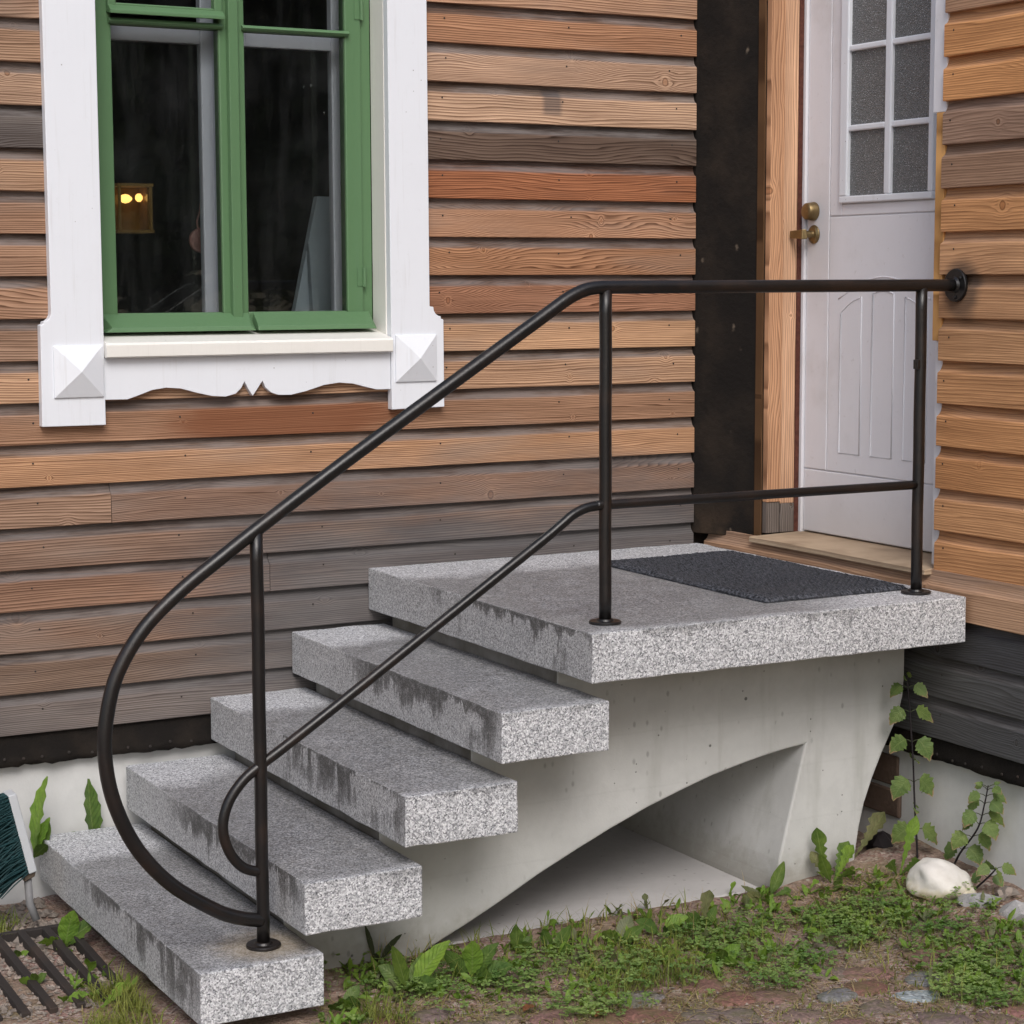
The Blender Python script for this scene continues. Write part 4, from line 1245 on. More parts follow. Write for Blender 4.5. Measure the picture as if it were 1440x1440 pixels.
# ------------------------------------------------------------------ leaves and plants
def leaf_geo(mb, base, az, el, length, width, shape='lance', bend=-0.8, fold=0.35, rows=11, twist=0.0, stalk=0.12, roll=0.0):
    """adds one leaf blade to mb.v / mb.f / mb.uv (u across -1..1, v along 0..1)"""
    p = Vector(base)
    d = Vector((math.cos(az) * math.cos(el), math.sin(az) * math.cos(el), math.sin(el)))
    side0 = Vector((-math.sin(az), math.cos(az), 0))
    b = len(mb.v)
    e = el
    seg = length / rows
    for i in range(rows + 1):
        t = i / rows
        if shape == 'ovate':
            w = max(0.02, 2.6 * t ** 0.45 * (1 - t) ** 1.08) * (1.0 + 0.10 * (1 if i % 2 else -1)) if t > 0 else 0.05
        elif shape == 'dandelion':
            env = 0.16 + 0.84 * min(1, max(0, (t - 0.12) / 0.55)) ** 1.3
            env *= 1.0 if t < 0.82 else max(0.04, math.cos((t - 0.82) / 0.18 * math.pi / 2))
            w = env * (1.0 if i % 2 else 0.52) if t < 0.8 else env
        elif shape == 'blade':
            w = max(0.05, 1.0 - t ** 2)
        elif shape == 'spoon':
            w = 0.12 if t < stalk else max(0.03, math.sin(math.pi * ((t - stalk) / (1 - stalk)) ** 0.85)) ** 0.75
            w = max(w, 0.06)
        else:
            w = 0.10 if t < stalk else max(0.03, math.sin(math.pi * ((t - stalk) / (1 - stalk) * 0.94 + 0.04)) ** 0.8)
        d = Vector((math.cos(az) * math.cos(e), math.sin(az) * math.cos(e), math.sin(e)))
        nrm = side0.cross(d) * -1
        tw = twist * t + roll
        side = (side0 * math.cos(tw) + nrm * math.sin(tw)).normalized()
        upv = d.cross(side)
        if upv.z < 0: upv = -upv
        jit = 1.0 + (0.16 * mn.noise(Vector((t * 7.0, az * 5, length * 90))) if shape in ('spoon', 'lance') else 0)
        hw = width * 0.5 * w * jit
        wob = 0.16 * width * min(1, w * 1.5) * math.sin(i * 2.3 + az * 3)
        mb.v.append(tuple(p - side * hw + upv * (hw * fold + wob * 0.5)))
        mb.v.append(tuple(p))
        mb.v.append(tuple(p + side * hw + upv * (hw * fold - wob * 0.5)))
        mb.uv += [(-1, t), (0, t), (1, t)]
        p = p + d * seg
        e += bend / rows
    for i in range(rows):
        for j in range(2):
            mb.f.append((b + i * 3 + j, b + i * 3 + j + 1, b + (i + 1) * 3 + j + 1, b + (i + 1) * 3 + j))


def leaf_build(mb, name, mat, parent=None, loc=None, smooth=True):
    me = bpy.data.meshes.new(name)
    me.from_pydata(mb.v, [], mb.f)
    ul = me.uv_layers.new(name='UVMap')
    li = [0] * len(me.loops)
    me.loops.foreach_get('vertex_index', li)
    flat_uv = []
    for i in li: flat_uv += mb.uv[i]
    ul.data.foreach_set('uv', flat_uv)
    return link(name, me, mat, parent, loc, smooth)


def plant(name, label, cat, base, leaves, mat='leaf', group=None):
    """leaves: (azimuth deg, elevation deg, length, width, shape, bend, [material])"""
    e = tag(empty(name, base), label, cat, group)
    for L in leaves:
        az, el, ln, wd, sh, bd = L[:6]
        m = L[6] if len(L) > 6 else mat
        mb = MB()
        # blades turn towards the open, lit side (away from the walls)
        a_, e_ = R(az + random.uniform(-12, 12)), R(el + random.uniform(-8, 6))
        ln *= random.uniform(0.78, 1.0); wd *= random.uniform(0.72, 0.95)
        d = Vector((math.cos(a_) * math.cos(e_), math.sin(a_) * math.cos(e_), math.sin(e_)))
        s0 = Vector((-math.sin(a_), math.cos(a_), 0)); n0 = d.cross(s0)
        if n0.z < 0: n0 = -n0
        best = max((R(q) for q in range(-80, 81, 10)), key=lambda q: abs((n0 * math.cos(q) - s0 * math.sin(q)).dot(Vector((-0.45, -0.8, 0.35)))))
        leaf_geo(mb, (0.006 * math.cos(a_), 0.006 * math.sin(a_), 0), a_, e_, ln, wd, sh, bd, rows=15 if sh == 'dandelion' else 14, fold=0.2 + 0.2 * random.random(), twist=random.uniform(-0.3, 0.3), roll=best * random.uniform(0.55, 1.0))
        leaf_build(mb, 'leaf', M[m], e)
    return e


def rosette(n, l0, l1, w, sh, el0=25, el1=70, seed=0, bend=-0.7, mats=('leaf',)):
    rg = random.Random(seed)
    return [(360 / n * i + rg.uniform(-25, 25), rg.uniform(el0, el1), rg.uniform(l0, l1), w * rg.uniform(0.8, 1.2), sh, bend * rg.uniform(0.5, 1.3), rg.choice(mats)) for i in range(n)]


def G(x, y, d=0.0): return (x, y, hgt(x, y) + d)


# facing the camera is roughly azimuth 240 deg
plant('dock_plant', 'broad upright dock leaves beneath the second granite step', 'weed', G(1.27, -1.30),
      [(200, 70, 0.15, 0.05, 'spoon', -0.2), (330, 66, 0.17, 0.055, 'spoon', -0.3, 'leafbright'), (250, 45, 0.11, 0.06, 'spoon', -0.5), (290, 30, 0.11, 0.06, 'spoon', -0.2), (150, 60, 0.12, 0.05, 'spoon', -0.6), (20, 55, 0.13, 0.05, 'spoon', -0.6)])
plant('dock_plant', 'tall twin dock leaf standing left of the arch opening', 'weed', G(1.46, -1.28),
      [(250, 84, 0.15, 0.062, 'spoon', -0.15, 'leafbright'), (330, 70, 0.13, 0.05, 'spoon', -0.4), (190, 60, 0.13, 0.045, 'spoon', -0.3), (280, 25, 0.10, 0.06, 'spoon', -0.3), (320, 15, 0.12, 0.06, 'spoon', 0.1)])
plant('plantain', 'single reddish-stemmed leaf upright before the arch floor', 'weed', G(1.645, -1.19),
      [(215, 72, 0.105, 0.05, 'spoon', 0.3), (300, 50, 0.06, 0.035, 'spoon', -0.4), (20, 45, 0.06, 0.03, 'spoon', -0.4)])
plant('plantain', 'forked rounded leaf pair in front of the arch floor', 'weed', G(1.73, -1.22),
      [(190, 68, 0.095, 0.04, 'spoon', -0.1), (345, 52, 0.11, 0.045, 'spoon', 0.1), (250, 40, 0.06, 0.04, 'spoon', -0.2), (300, 35, 0.08, 0.04, 'spoon', -0.3)])
plant('plantain', 'olive oval leaves growing at the centre of the arch', 'weed', G(1.91, -1.27),
      [(20, 62, 0.11, 0.05, 'spoon', -0.3, 'leafdull'), (330, 50, 0.10, 0.045, 'spoon', -0.3), (200, 50, 0.09, 0.05, 'spoon', -0.3), (260, 30, 0.08, 0.05, 'spoon', -0.3)])
plant('plantain', 'bright curled leaves beside the arch centre weeds', 'weed', G(2.06, -1.25),
      [(350, 65, 0.10, 0.05, 'spoon', -1.0, 'leafbright'), (310, 40, 0.08, 0.05, 'spoon', -0.8), (180, 45, 0.09, 0.05, 'spoon', -0.4), (250, 35, 0.07, 0.04, 'spoon', -0.4)])
plant('dandelion', 'upright toothed dandelion before the right half of the arch', 'dandelion', G(2.19, -1.25),
      [(300, 86, 0.135, 0.050, 'dandelion', -0.2, 'leafdull'), (180, 48, 0.09, 0.05, 'spoon', 0.4, 'leaf'), (350, 60, 0.09, 0.035, 'spoon', 0.2), (250, 40, 0.06, 0.04, 'spoon', 0.2), (200, 75, 0.07, 0.03, 'spoon', 0.0)])
plant('plantain', 'small glossy yellow-green leaves amid clover below the dandelion', 'weed', G(2.10, -1.47),
      [(260, 70, 0.075, 0.045, 'spoon', -0.2, 'leaf'), (330, 60, 0.08, 0.045, 'spoon', -0.4, 'leafbright'), (200, 50, 0.07, 0.04, 'spoon', -0.4, 'leafbright'), (280, 30, 0.06, 0.045, 'spoon', -0.2, 'leafbright')])
plant('dandelion', 'lone leaf leaning right at the foot of the concrete pier', 'dandelion', G(2.50, -1.13),
      [(345, 60, 0.115, 0.042, 'spoon', 0.1, 'leaf'), (160, 26, 0.10, 0.028, 'spoon', 0.3, 'leafdull'), (190, 8, 0.12, 0.055, 'spoon', -0.1, 'leafdull'), (330, 20, 0.07, 0.04, 'dandelion', 0.0)])
plant('dandelion', 'large dandelion clump against the right edge of the pier', 'dandelion', G(2.70, -1.17),
      [(170, 66, 0.21, 0.050, 'dandelion', 0.25, 'leaf'), (340, 64, 0.13, 0.052, 'dandelion', -0.1, 'leafbright'), (10, 70, 0.15, 0.055, 'dandelion', -0.3, 'leaf'), (195, 55, 0.12, 0.045, 'spoon', 0.1, 'leaf'), (150, 50, 0.13, 0.035, 'dandelion', 0.1, 'leafdull'), (290, 40, 0.09, 0.05, 'dandelion', -0.4, 'leaf'), (250, 20, 0.08, 0.05, 'dandelion', -0.2)])
plant('dandelion', 'pale grey-green jagged leaf slanting up behind the pier', 'dandelion', G(2.84, -1.08),
      [(335, 50, 0.20, 0.065, 'dandelion', 0.1, 'leafdull'), (200, 35, 0.08, 0.04, 'dandelion', 0.0, 'leafdull')])
plant('dandelion', 'feathery upright dandelion leaf at the foot of the tall nettle', 'dandelion', G(2.86, -1.27),
      [(345, 76, 0.19, 0.050, 'dandelion', -0.1, 'leafbright'), (300, 50, 0.10, 0.04, 'dandelion', -0.3, 'leaf'), (210, 60, 0.09, 0.04, 'dandelion', -0.2, 'leaf')])
plant('plantain', 'low broad leaves tucked beside the front of the lowest step', 'weed', G(1.07, -1.34),
      [(300, 50, 0.08, 0.05, 'spoon', -0.5), (220, 40, 0.07, 0.05, 'spoon', -0.4), (20, 55, 0.08, 0.045, 'spoon', -0.5), (260, 60, 0.07, 0.04, 'spoon', -0.3, 'leafbright')])
plant('weed_sprig', 'dark thin sprig against the concrete under the second step', 'weed', G(1.26, -1.13),
      [(200, 80, 0.14, 0.02, 'lance', -0.2), (320, 70, 0.11, 0.02, 'lance', -0.4), (250, 60, 0.08, 0.025, 'lance', -0.3)], 'stem')
# left side, by the grate
plant('dandelion', 'big crinkled leaf upright against the plinth behind the broom', 'dandelion', (0.655, -0.05, 0.13),
      [(330, 88, 0.285, 0.068, 'lance', -0.25, 'leafbright'), (350, 70, 0.16, 0.042, 'lance', -0.3, 'leafbright'), (10, 60, 0.13, 0.05, 'spoon', 0.3, 'leaf'), (300, 50, 0.10, 0.04, 'lance', -0.2, 'leaf')])
plant('dandelion', 'leaf peeping over the back of the lowest step', 'dandelion', (0.875, 0.02, 0.10),
      [(190, 76, 0.24, 0.065, 'lance', 0.15, 'leaf'), (200, 50, 0.14, 0.05, 'spoon', -0.5, 'leaf')])
plant('lettuce_weed', 'bright lime-green leaves beside the lowest step near the grate', 'weed', G(0.635, -0.43),
      [(300, 80, 0.15, 0.065, 'spoon', -0.3, 'leafbright'), (200, 45, 0.10, 0.055, 'spoon', -0.6, 'leafbright'), (260, 30, 0.12, 0.05, 'spoon', -0.7, 'leafbright'), (340, 50, 0.12, 0.06, 'spoon', -0.6, 'leaf'), (230, 20, 0.08, 0.04, 'spoon', -0.3, 'leafbright')])
plant('seedling', 'small leafy seedling growing up through the middle of the grate', 'weed', G(0.475, -0.70),
      [(270, 60, 0.06, 0.03, 'spoon', -0.5, 'leaf'), (200, 50, 0.05, 0.028, 'spoon', -0.4, 'leafbright'), (340, 50, 0.05, 0.03, 'spoon', -0.4, 'leaf')])
plant('seedling', 'pair of bright leaves at the front edge of the grate', 'weed', G(0.51, -0.86),
      [(250, 50, 0.065, 0.035, 'spoon', -0.4, 'leafbright'), (320, 40, 0.07, 0.036, 'spoon', -0.5, 'leafbright')])
plant('seedling', 'single arched leaf between the grate and the lowest step', 'weed', G(0.635, -0.66),
      [(250, 55, 0.08, 0.035, 'spoon', -0.9, 'leafbright')])
plant('seedling', 'tiny sprout at the back corner of the grate', 'weed', G(0.50, -0.45),
      [(250, 60, 0.045, 0.025, 'spoon', -0.4, 'leaf'), (330, 50, 0.04, 0.022, 'spoon', -0.4, 'leafbright'), (170, 50, 0.04, 0.022, 'spoon', -0.4, 'leaf')])
plant('dandelion', 'flat-lying toothed leaf in front of the grate', 'dandelion', G(0.55, -0.985),
      [(35, 14, 0.17, 0.045, 'dandelion', -0.1, 'leafbright')])


# nettles : thin stem, opposite pairs of heart-shaped serrated leaves
def nettle(label, path, pairs, group):
    e = tag(empty('nettle', path[0]), label, 'nettle', group)
    o = Vector(path[0])
    P = catmull([Vector(p) - o for p in path], 6)
    MB().tube(P, [0.0035 - 0.0018 * i / len(P) for i in range(len(P))], 8).build('stem', M['stemdark'], e, smooth=True)
    for (t, az, ln, wd, el, bend) in pairs:
        p = P[int(t * (len(P) - 1))]
        for s_ in (0, 1):
            mb = MB()
            a = R(az + 180 * s_ + random.uniform(-12, 12))
            st = p + Vector((math.cos(a), math.sin(a), 0.45)) * 0.018
            MB().tube([p, (p + st) / 2 + Vector((0, 0, 0.002)), st], 0.0012, 6).build('leaf_stalk', M['stem'], e)
            leaf_geo(mb, st, a, R(el - 18 + random.uniform(-10, 10)), ln * random.uniform(0.95, 1.15), wd * 1.1, 'ovate', bend, fold=0.12, rows=12, roll=R(random.uniform(38, 66)) * (1 if math.cos(a) > 0 else -1))
            leaf_build(mb, 'leaf', M['nettle'], e)
    return e


nettle('tall nettle with paired leaves climbing beside the pier below the landing',
       [(2.992, -1.20, 0.06), (2.986, -1.20, 0.14), (2.975, -1.2, 0.26), (2.966, -1.2, 0.39), (2.955, -1.2, 0.497), (2.947, -1.2, 0.572), (2.937, -1.2, 0.64)],
       [(0.24, -32, 0.075, 0.058, -18, -0.7), (0.42, -25, 0.072, 0.055, -14, -0.7), (0.60, -32, 0.068, 0.050, -16, -0.7), (0.76, -22, 0.060, 0.042, -14, -0.6), (0.92, -32, 0.050, 0.034, -18, -0.5), (0.33, 50, 0.03, 0.02, 20, -0.5), (0.52, 60, 0.03, 0.02, 20, -0.5), (0.995, 40, 0.03, 0.016, 40, -0.5)], 'nettles by the plinth')
nettle('shorter bushy nettle leaning right against the pale plinth',
       [(3.0, -1.339, 0.085), (3.0, -1.374, 0.149), (3.0, -1.447, 0.24), (3.0, -1.474, 0.319), (3.0, -1.487, 0.375)],
       [(0.30, -60, 0.065, 0.045, -20, -0.8), (0.44, -30, 0.060, 0.045, -10, -0.9), (0.55, -80, 0.060, 0.042, -15, -0.8), (0.66, -35, 0.058, 0.040, -10, -0.8), (0.76, -70, 0.050, 0.036, -10, -0.7), (0.85, -30, 0.045, 0.030, 0, -0.7), (0.93, -80, 0.035, 0.024, 10, -0.6), (0.99, -20, 0.02, 0.012, 40, -0.4)], 'nettles by the plinth')
nettle('low star-shaped nettle shoot above the flat grey rock',
       [(2.96, -1.46, 0.055), (2.985, -1.51, 0.115), (2.985, -1.545, 0.150)],
       [(0.5, -50, 0.040, 0.028, -10, -0.5), (0.98, -30, 0.048, 0.030, 5, -0.6), (0.97, -110, 0.048, 0.030, 5, -0.6)], 'nettles by the plinth')


# ------------------------------------------------------------------ ground cover
def scatter(name, label, mat, blobs, n, maker, seed):
    rg = random.Random(seed)
    mb = MB()
    for _ in range(n):
        bx, by, r_ = blobs[int(rg.random() * len(blobs))]
        a, d = rg.uniform(0, 6.283), r_ * (rg.random() ** 0.6)
        x, y = bx + d * math.cos(a), by + d * math.sin(a)
        if -1.05 < y < -0.02 and 0.72 < x < 3.0: continue
        if y > -1.375 and XS[0] - 0.01 < x < XS[0] + TR + 0.01: continue
        if x > 3.02 and y > -2.4: continue
        maker(mb, x, y, hgt(x, y), rg)
    return tag(leaf_build(mb, name, M[mat]), label, kind='stuff')


def clover_one(mb, x, y, z, rg):
    h = rg.uniform(0.012, 0.042)
    lx, ly = rg.uniform(-0.012, 0.012), rg.uniform(-0.012, 0.012)
    p = Vector((x + lx, y + ly, z + h))
    b = len(mb.v)
    mb.v += [(x - 0.0006, y, z - 0.003), (x + 0.0006, y, z - 0.003), tuple(p)]
    mb.uv += [(0, 0), (0, 0), (0, 0)]
    mb.f.append((b, b + 1, b + 2))
    a0 = rg.uniform(0, 6.28)
    s = rg.uniform(0.008, 0.0145)
    for k in range(3):
        a = a0 + k * 2.094
        d = Vector((math.cos(a), math.sin(a), rg.uniform(-0.25, 0.35)))
        w = Vector((-math.sin(a), math.cos(a), 0))
        b = len(mb.v)
        mb.v += [tuple(p), tuple(p + d * s * 0.62 + w * s * 0.5 + Vector((0, 0, s * 0.2))), tuple(p + d * s * 1.02 + w * s * 0.3), tuple(p + d * s * 0.95), tuple(p + d * s * 1.02 - w * s * 0.3), tuple(p + d * s * 0.62 - w * s * 0.5 + Vector((0, 0, s * 0.2)))]
        mb.uv += [(0, 0), (1, 0.6), (0.6, 1), (0, 1), (-0.6, 1), (-1, 0.6)]
        mb.f += [(b, b + 1, b + 2, b + 3), (b, b + 3, b + 4, b + 5)]


def blade_one(mb, x, y, z, rg, l0=0.03, l1=0.085, lean=(45, 85), w=0.0035):
    leaf_geo(mb, (x, y, z - 0.003), rg.uniform(0, 6.28), R(rg.uniform(*lean)), rg.uniform(l0, l1), w * rg.uniform(0.7, 1.3), 'blade', rg.uniform(-1.4, -0.2), 0.2, rows=4)


CL = [(1.16, -1.26), (1.25, -1.29), (1.35, -1.31), (1.44, -1.39), (1.57, -1.34), (1.7, -1.29), (1.73, -1.43), (1.61, -1.60), (1.84, -1.43), (1.93, -1.42), (2.13, -1.36), (2.18, -1.45), (2.29, -1.45), (2.27, -1.58),
      (2.16, -1.66), (2.04, -1.49), (2.56, -1.38), (2.66, -1.41), (2.75, -1.49), (2.74, -1.6), (2.52, -1.5), (2.66, -1.51), (2.58, -1.81), (2.66, -1.85), (2.77, -1.85), (2.5, -1.98), (2.55, -2.02), (2.64, -2.0), (2.51, -1.36), (2.31, -1.32),
      (2.85, -1.75), (2.9, -1.95), (2.75, -2.05), (1.64, -1.50), (2.85, -2.3), (3.0, -2.2)]
scatter('clover_patch', 'dense green clover growing along the foot of the stairs', 'clover', [(x, y, 0.095 + 0.12 * (i % 3 == 0)) for i, (x, y) in enumerate(CL)], 2300, clover_one, 3)
GR = [(1.96, -1.40, 0.12), (1.92, -1.50, 0.10), (1.76, -1.50, 0.10), (0.83, -0.87, 0.08), (0.65, -1.01, 0.06), (0.54, -1.12, 0.06), (1.14, -1.42, 0.07),
      (0.72, -0.85, 0.08), (0.62, -0.9, 0.06), (0.40, -0.28, 0.10), (0.50, -0.2, 0.08), (1.7, -1.2, 0.2), (2.2, -1.3, 0.2), (2.6, -1.45, 0.2), (2.6, -1.9, 0.25), (0.7, -1.2, 0.15), (2.0, -1.25, 0.3), (1.45, -1.22, 0.15)]
scatter('grass', 'short green grass tufts around the steps and cobbles', 'grass', GR, 3000, blade_one, 4)
scatter('seed_stalks', 'thin dry seed stalks rising before the arch', 'straw', [(1.85, -1.2, 0.25), (2.05, -1.2, 0.2), (1.4, -1.15, 0.12), (2.4, -1.2, 0.15), (1.3, -1.2, 0.1)], 90,
        lambda mb, x, y, z, rg: blade_one(mb, x, y, z, rg, 0.06, 0.13, (65, 88), 0.0016), 14)
DR = [(1.05, -1.42, 0.15), (2.55, -1.25, 0.15), (2.0, -1.3, 0.3), (1.2, -1.45, 0.2), (1.5, -1.55, 0.2), (1.9, -1.7, 0.25), (2.2, -1.8, 0.3), (2.6, -1.7, 0.3), (2.75, -1.3, 0.15), (2.4, -2.0, 0.3), (0.6, -1.1, 0.2), (0.8, -1.2, 0.25), (0.9, -1.5, 0.2), (2.9, -1.7, 0.2), (2.1, -1.6, 0.2), (1.7, -1.7, 0.2)]
scatter('dry_grass', 'dry straw and withered blades strewn over the soil', 'straw', DR, 5200,
        lambda mb, x, y, z, rg: blade_one(mb, x, y, z + 0.004, rg, 0.02, 0.075, (-4, 30), 0.0028), 5)
MO = [(1.0, -1.5, 0.2), (1.35, -1.45, 0.2), (2.75, -1.35, 0.2), (2.0, -1.45, 0.3), (0.7, -1.1, 0.2), (1.9, -1.75, 0.3), (2.3, -1.95, 0.3), (2.5, -2.15, 0.2), (1.5, -1.6, 0.25), (0.9, -1.35, 0.2), (2.5, -1.65, 0.25), (2.1, -2.0, 0.25), (1.2, -1.5, 0.2)]
scatter('moss', 'olive moss and fine weeds between the cobbles', 'grass', MO, 5200,
        lambda mb, x, y, z, rg: blade_one(mb, x, y, z, rg, 0.008, 0.022, (30, 85), 0.004), 6)


def weed_one(mb, x, y, z, rg):
    for _ in range(rg.choice((1, 2, 3, 4))):
        leaf_geo(mb, (x + rg.uniform(-.006, .006), y + rg.uniform(-.006, .006), z - 0.002), rg.uniform(0, 6.28), R(rg.uniform(15, 80)), rg.uniform(0.018, 0.055), rg.uniform(0.008, 0.020), rg.choice(('spoon', 'lance', 'dandelion', 'spoon')), rg.uniform(-1.3, 0.2), 0.3, rows=7, twist=rg.uniform(-0.8, 0.8), roll=rg.uniform(-0.8, 0.8))


WD = [(x + 0.03, y + 0.05, 0.13) for x, y in CL] + [(1.2, -1.2, 0.1), (1.5, -1.2, 0.12), (1.8, -1.18, 0.15), (2.1, -1.17, 0.15), (2.4, -1.15, 0.12), (2.7, -1.22, 0.12), (2.9, -1.35, 0.1), (0.62, -0.8, 0.15), (0.75, -1.0, 0.1), (1.05, -1.42, 0.08)]
scatter('small_weeds', 'tangle of small mixed weed leaves among the clover', 'leafbright', WD, 700, weed_one, 15)
scatter('dull_weeds', 'dusty grey-green weed leaves scattered along the stair foot', 'leafdull', WD, 230, weed_one, 16)

# ------------------------------------------------------------------ stones
def rock_mesh(name, sx, sy, sz, seed, sub=2, jag=0.25, flat_top=None):
    bm = bmesh.new()
    bmesh.ops.create_icosphere(bm, subdivisions=sub, radius=1.0)
    for v in bm.verts:
        n = v.co.normalized()
        f = 1 + jag * mn.noise(n * 1.3 + Vector((seed * 5.3, seed, 0))) + jag * 0.4 * mn.noise(n * 3.1 + Vector((seed, seed * 2.2, 0)))
        v.co = Vector((n.x * sx * f, n.y * sy * f, n.z * sz * f))
        if flat_top is not None and v.co.z > sz * flat_top:
            v.co.z = sz * flat_top + (v.co.z - sz * flat_top) * 0.15
    me = bpy.data.meshes.new(name)
    bm.to_mesh(me); bm.free()
    return me


bme = rock_mesh('boulder', 0.088, 0.078, 0.062, 3, 4, 0.20)
for v in bme.vertices:
    u_ = v.co.x / 0.088
    v.co.z = v.co.z * (1.0 - 0.30 * u_) if v.co.z > 0 else v.co.z * 0.8
    v.co.x *= 1 + 0.25 * max(0, -v.co.z / 0.06)
    n_ = v.co.normalized()
    v.co *= 1 - 0.05 * max(0, mn.noise(n_ * 4.0 + Vector((3, 1, 8))))
bx = link('boulder', bme, M['quartz'], None, (2.890, -1.425, 0.092), True)
bx.rotation_euler = (0.08, 0.05, -0.5)
tag(bx, 'smooth white quartz boulder stained ochre at its base', 'boulder')
for (nm, lab, x, y, z, sx, sy, sz, rz, m, sd) in (
        ('rock', 'angular grey slab rock lying right of the white boulder', 2.935, -1.548, 0.062, 0.078, 0.050, 0.032, -0.6, 'rockgrey', 5),
        ('rock', 'flat pale grey rock at the right edge by the plinth', 2.955, -1.665, 0.062, 0.066, 0.048, 0.028, -0.9, 'rockgrey', 8),
        ('rock', 'small white stone wedged beside the white boulder', 2.925, -1.492, 0.060, 0.034, 0.030, 0.034, 0.3, 'quartz', 9),
        ('rock', 'small beige stone resting behind the grey slab rock', 3.00, -1.575, 0.085, 0.028, 0.022, 0.018, 0.0, 'pebble', 12),
        ('rock', 'dark flat stone in the shade behind the pier', 2.93, -1.12, 0.062, 0.09, 0.06, 0.028, 0.4, 'stemdark', 13),
        ('rock', 'dark rubble piece leaning against the plinth behind the pier', 3.0, -1.02, 0.085, 0.07, 0.05, 0.04, 0.9, 'stemdark', 15)):
    o = link(nm, rock_mesh(nm, sx, sy, sz, sd, 1 if m == 'rockgrey' else 2, 0.75), M[m], None, (x, y, z), False)
    o.rotation_euler = (0.1, -0.12, rz)
    tag(o, lab, 'rock')

# cobbles set in the soil in front of the stairs (pieces of the ground)
cob_meshes = [rock_mesh('cobblestone', 0.5, 0.5, 0.5, 20 + i, 2, 0.35, flat_top=0.45) for i in range(7)]
CB = [(1.97, -1.60), (1.98, -1.72), (1.84, -1.77), (1.92, -1.83), (2.05, -1.90), (2.21, -1.84), (2.41, -1.52), (2.25, -1.96), (2.50, -1.96), (2.30, -1.83), (2.48, -1.84), (2.12, -2.01), (2.45, -2.15), (2.07, -1.76),
      (2.56, -2.13), (1.63, -1.69), (1.73, -1.72), (1.52, -1.60), (1.40, -1.54), (1.26, -1.46), (1.77, -1.60), (1.76, -1.84), (1.11, -1.45), (2.29, -1.66), (1.30, -1.58), (1.45, -1.68), (1.58, -1.80), (1.88, -1.93), (2.02, -2.03),
      (2.18, -2.10), (2.33, -2.08), (2.62, -1.70), (2.70, -2.15), (0.95, -1.55), (0.80, -1.50), (0.60, -1.25), (0.75, -1.30), (2.38, -1.74)]
rg = random.Random(11)
for i, (x, y) in enumerate(CB):
    o = link('cobblestone', cob_meshes[i % 7], M['cobble'], ground, None, True)
    sx, sy = rg.uniform(0.11, 0.165), rg.uniform(0.085, 0.12)
    o.scale = (sx, sy, 0.055)
    o.rotation_euler = (rg.uniform(-0.04, 0.04), rg.uniform(-0.04, 0.04), rg.uniform(-0.9, 0.3))
    o.location = (x, y, hgt(x, y) - 0.006)
gc = link('cobblestone', rock_mesh('cobblestone', 0.5, 0.5, 0.5, 41, 2, 0.3, flat_top=0.45), M['cobblegrey'], ground, (2.385, -1.925, hgt(2.385, -1.925) - 0.004), True)
gc.scale = (0.125, 0.10, 0.055); gc.rotation_euler = (0, 0, -0.35)
gc['label'] = 'blue-grey speckled cobble lying bare among red ones'


# gravel in and around the grate, loose grit
def gravel(name, label, regions, seed, mat='pebble'):
    rr = random.Random(seed)
    mb = MB()
    base = [(-1, 0, 0), (0, -1, 0), (1, 0, 0), (0, 1, 0), (0, 0, 1), (0, 0, -1)]
    fs = [(0, 1, 4), (1, 2, 4), (2, 3, 4), (3, 0, 4), (1, 0, 5), (2, 1, 5), (3, 2, 5), (0, 3, 5)]
    for (x0, x1, y0, y1, n, s0, s1, zo) in regions:
        for _ in range(n):
            x, y = rr.uniform(x0, x1), rr.uniform(y0, y1)
            if x > XS[0] - 0.005 and y > -1.4 and x < 1.02: continue
            s = rr.uniform(s0, s1); a = rr.uniform(0, 6.28)
            b = len(mb.v)
            for p in base:
                q = [c * s * rr.uniform(0.6, 1.25) for c in p]
                mb.v.append((x + q[0] * math.cos(a) - q[1] * math.sin(a) + rr.uniform(-.2, .2) * s, y + q[0] * math.sin(a) + q[1] * math.cos(a) + rr.uniform(-.2, .2) * s, hgt(x, y) + zo + s * 0.3 + q[2] * 0.7))
            mb.f += [tuple(b + i for i in f) for f in fs]
    return tag(mb.build(name, M[mat], None), label, kind='stuff')


gravel('gravel', 'loose pinkish grey gravel in the grate and on the soil',
       [(0.25, 0.69, -0.95, -0.3, 1100, 0.003, 0.011, 0.000), (0.3, 0.69, -0.45, 0.02, 500, 0.006, 0.022, 0.0), (0.4, 3.0, -2.2, -1.2, 1400, 0.002, 0.006, 0.003)], 21)

# ------------------------------------------------------------------ grate
gt = tag(empty('iron_grate', (0.50, -0.62, 0.0)), 'rusty iron boot-scraper grate sunk in gravel beside the lowest step', 'grate')
ginv = Matrix.Translation((-0.50, 0.62, 0))
for i, x in enumerate((0.245, 0.315, 0.385, 0.455, 0.525, 0.595, 0.655)):
    dy = 0.25 * (0.655 - x)
    y0, y1 = (-0.925, -0.335) if i < 6 else (-0.80, -0.335)
    o = MB().hexa([(x, y0, -0.060), (x + 0.024, y0, -0.060), (x + 0.030, y1, -0.045), (x + 0.006, y1, -0.045),
                   (x + 0.001, y0, -0.006), (x + 0.023, y0, -0.006), (x + 0.029, y1, 0.012), (x + 0.007, y1, 0.012)]).build('bar', M['iron'], None, bevel=0.002)
    o.parent = gt; o.matrix_parent_inverse = ginv
for (a, b) in (((0.22, -0.3345), (0.70, -0.3145)),):
    o = MB().box(a[0], b[0], a[1], b[1], -0.035, 0.010).build('frame_bar', M['iron'], None, bevel=0.002)
    o.parent = gt; o.matrix_parent_inverse = ginv

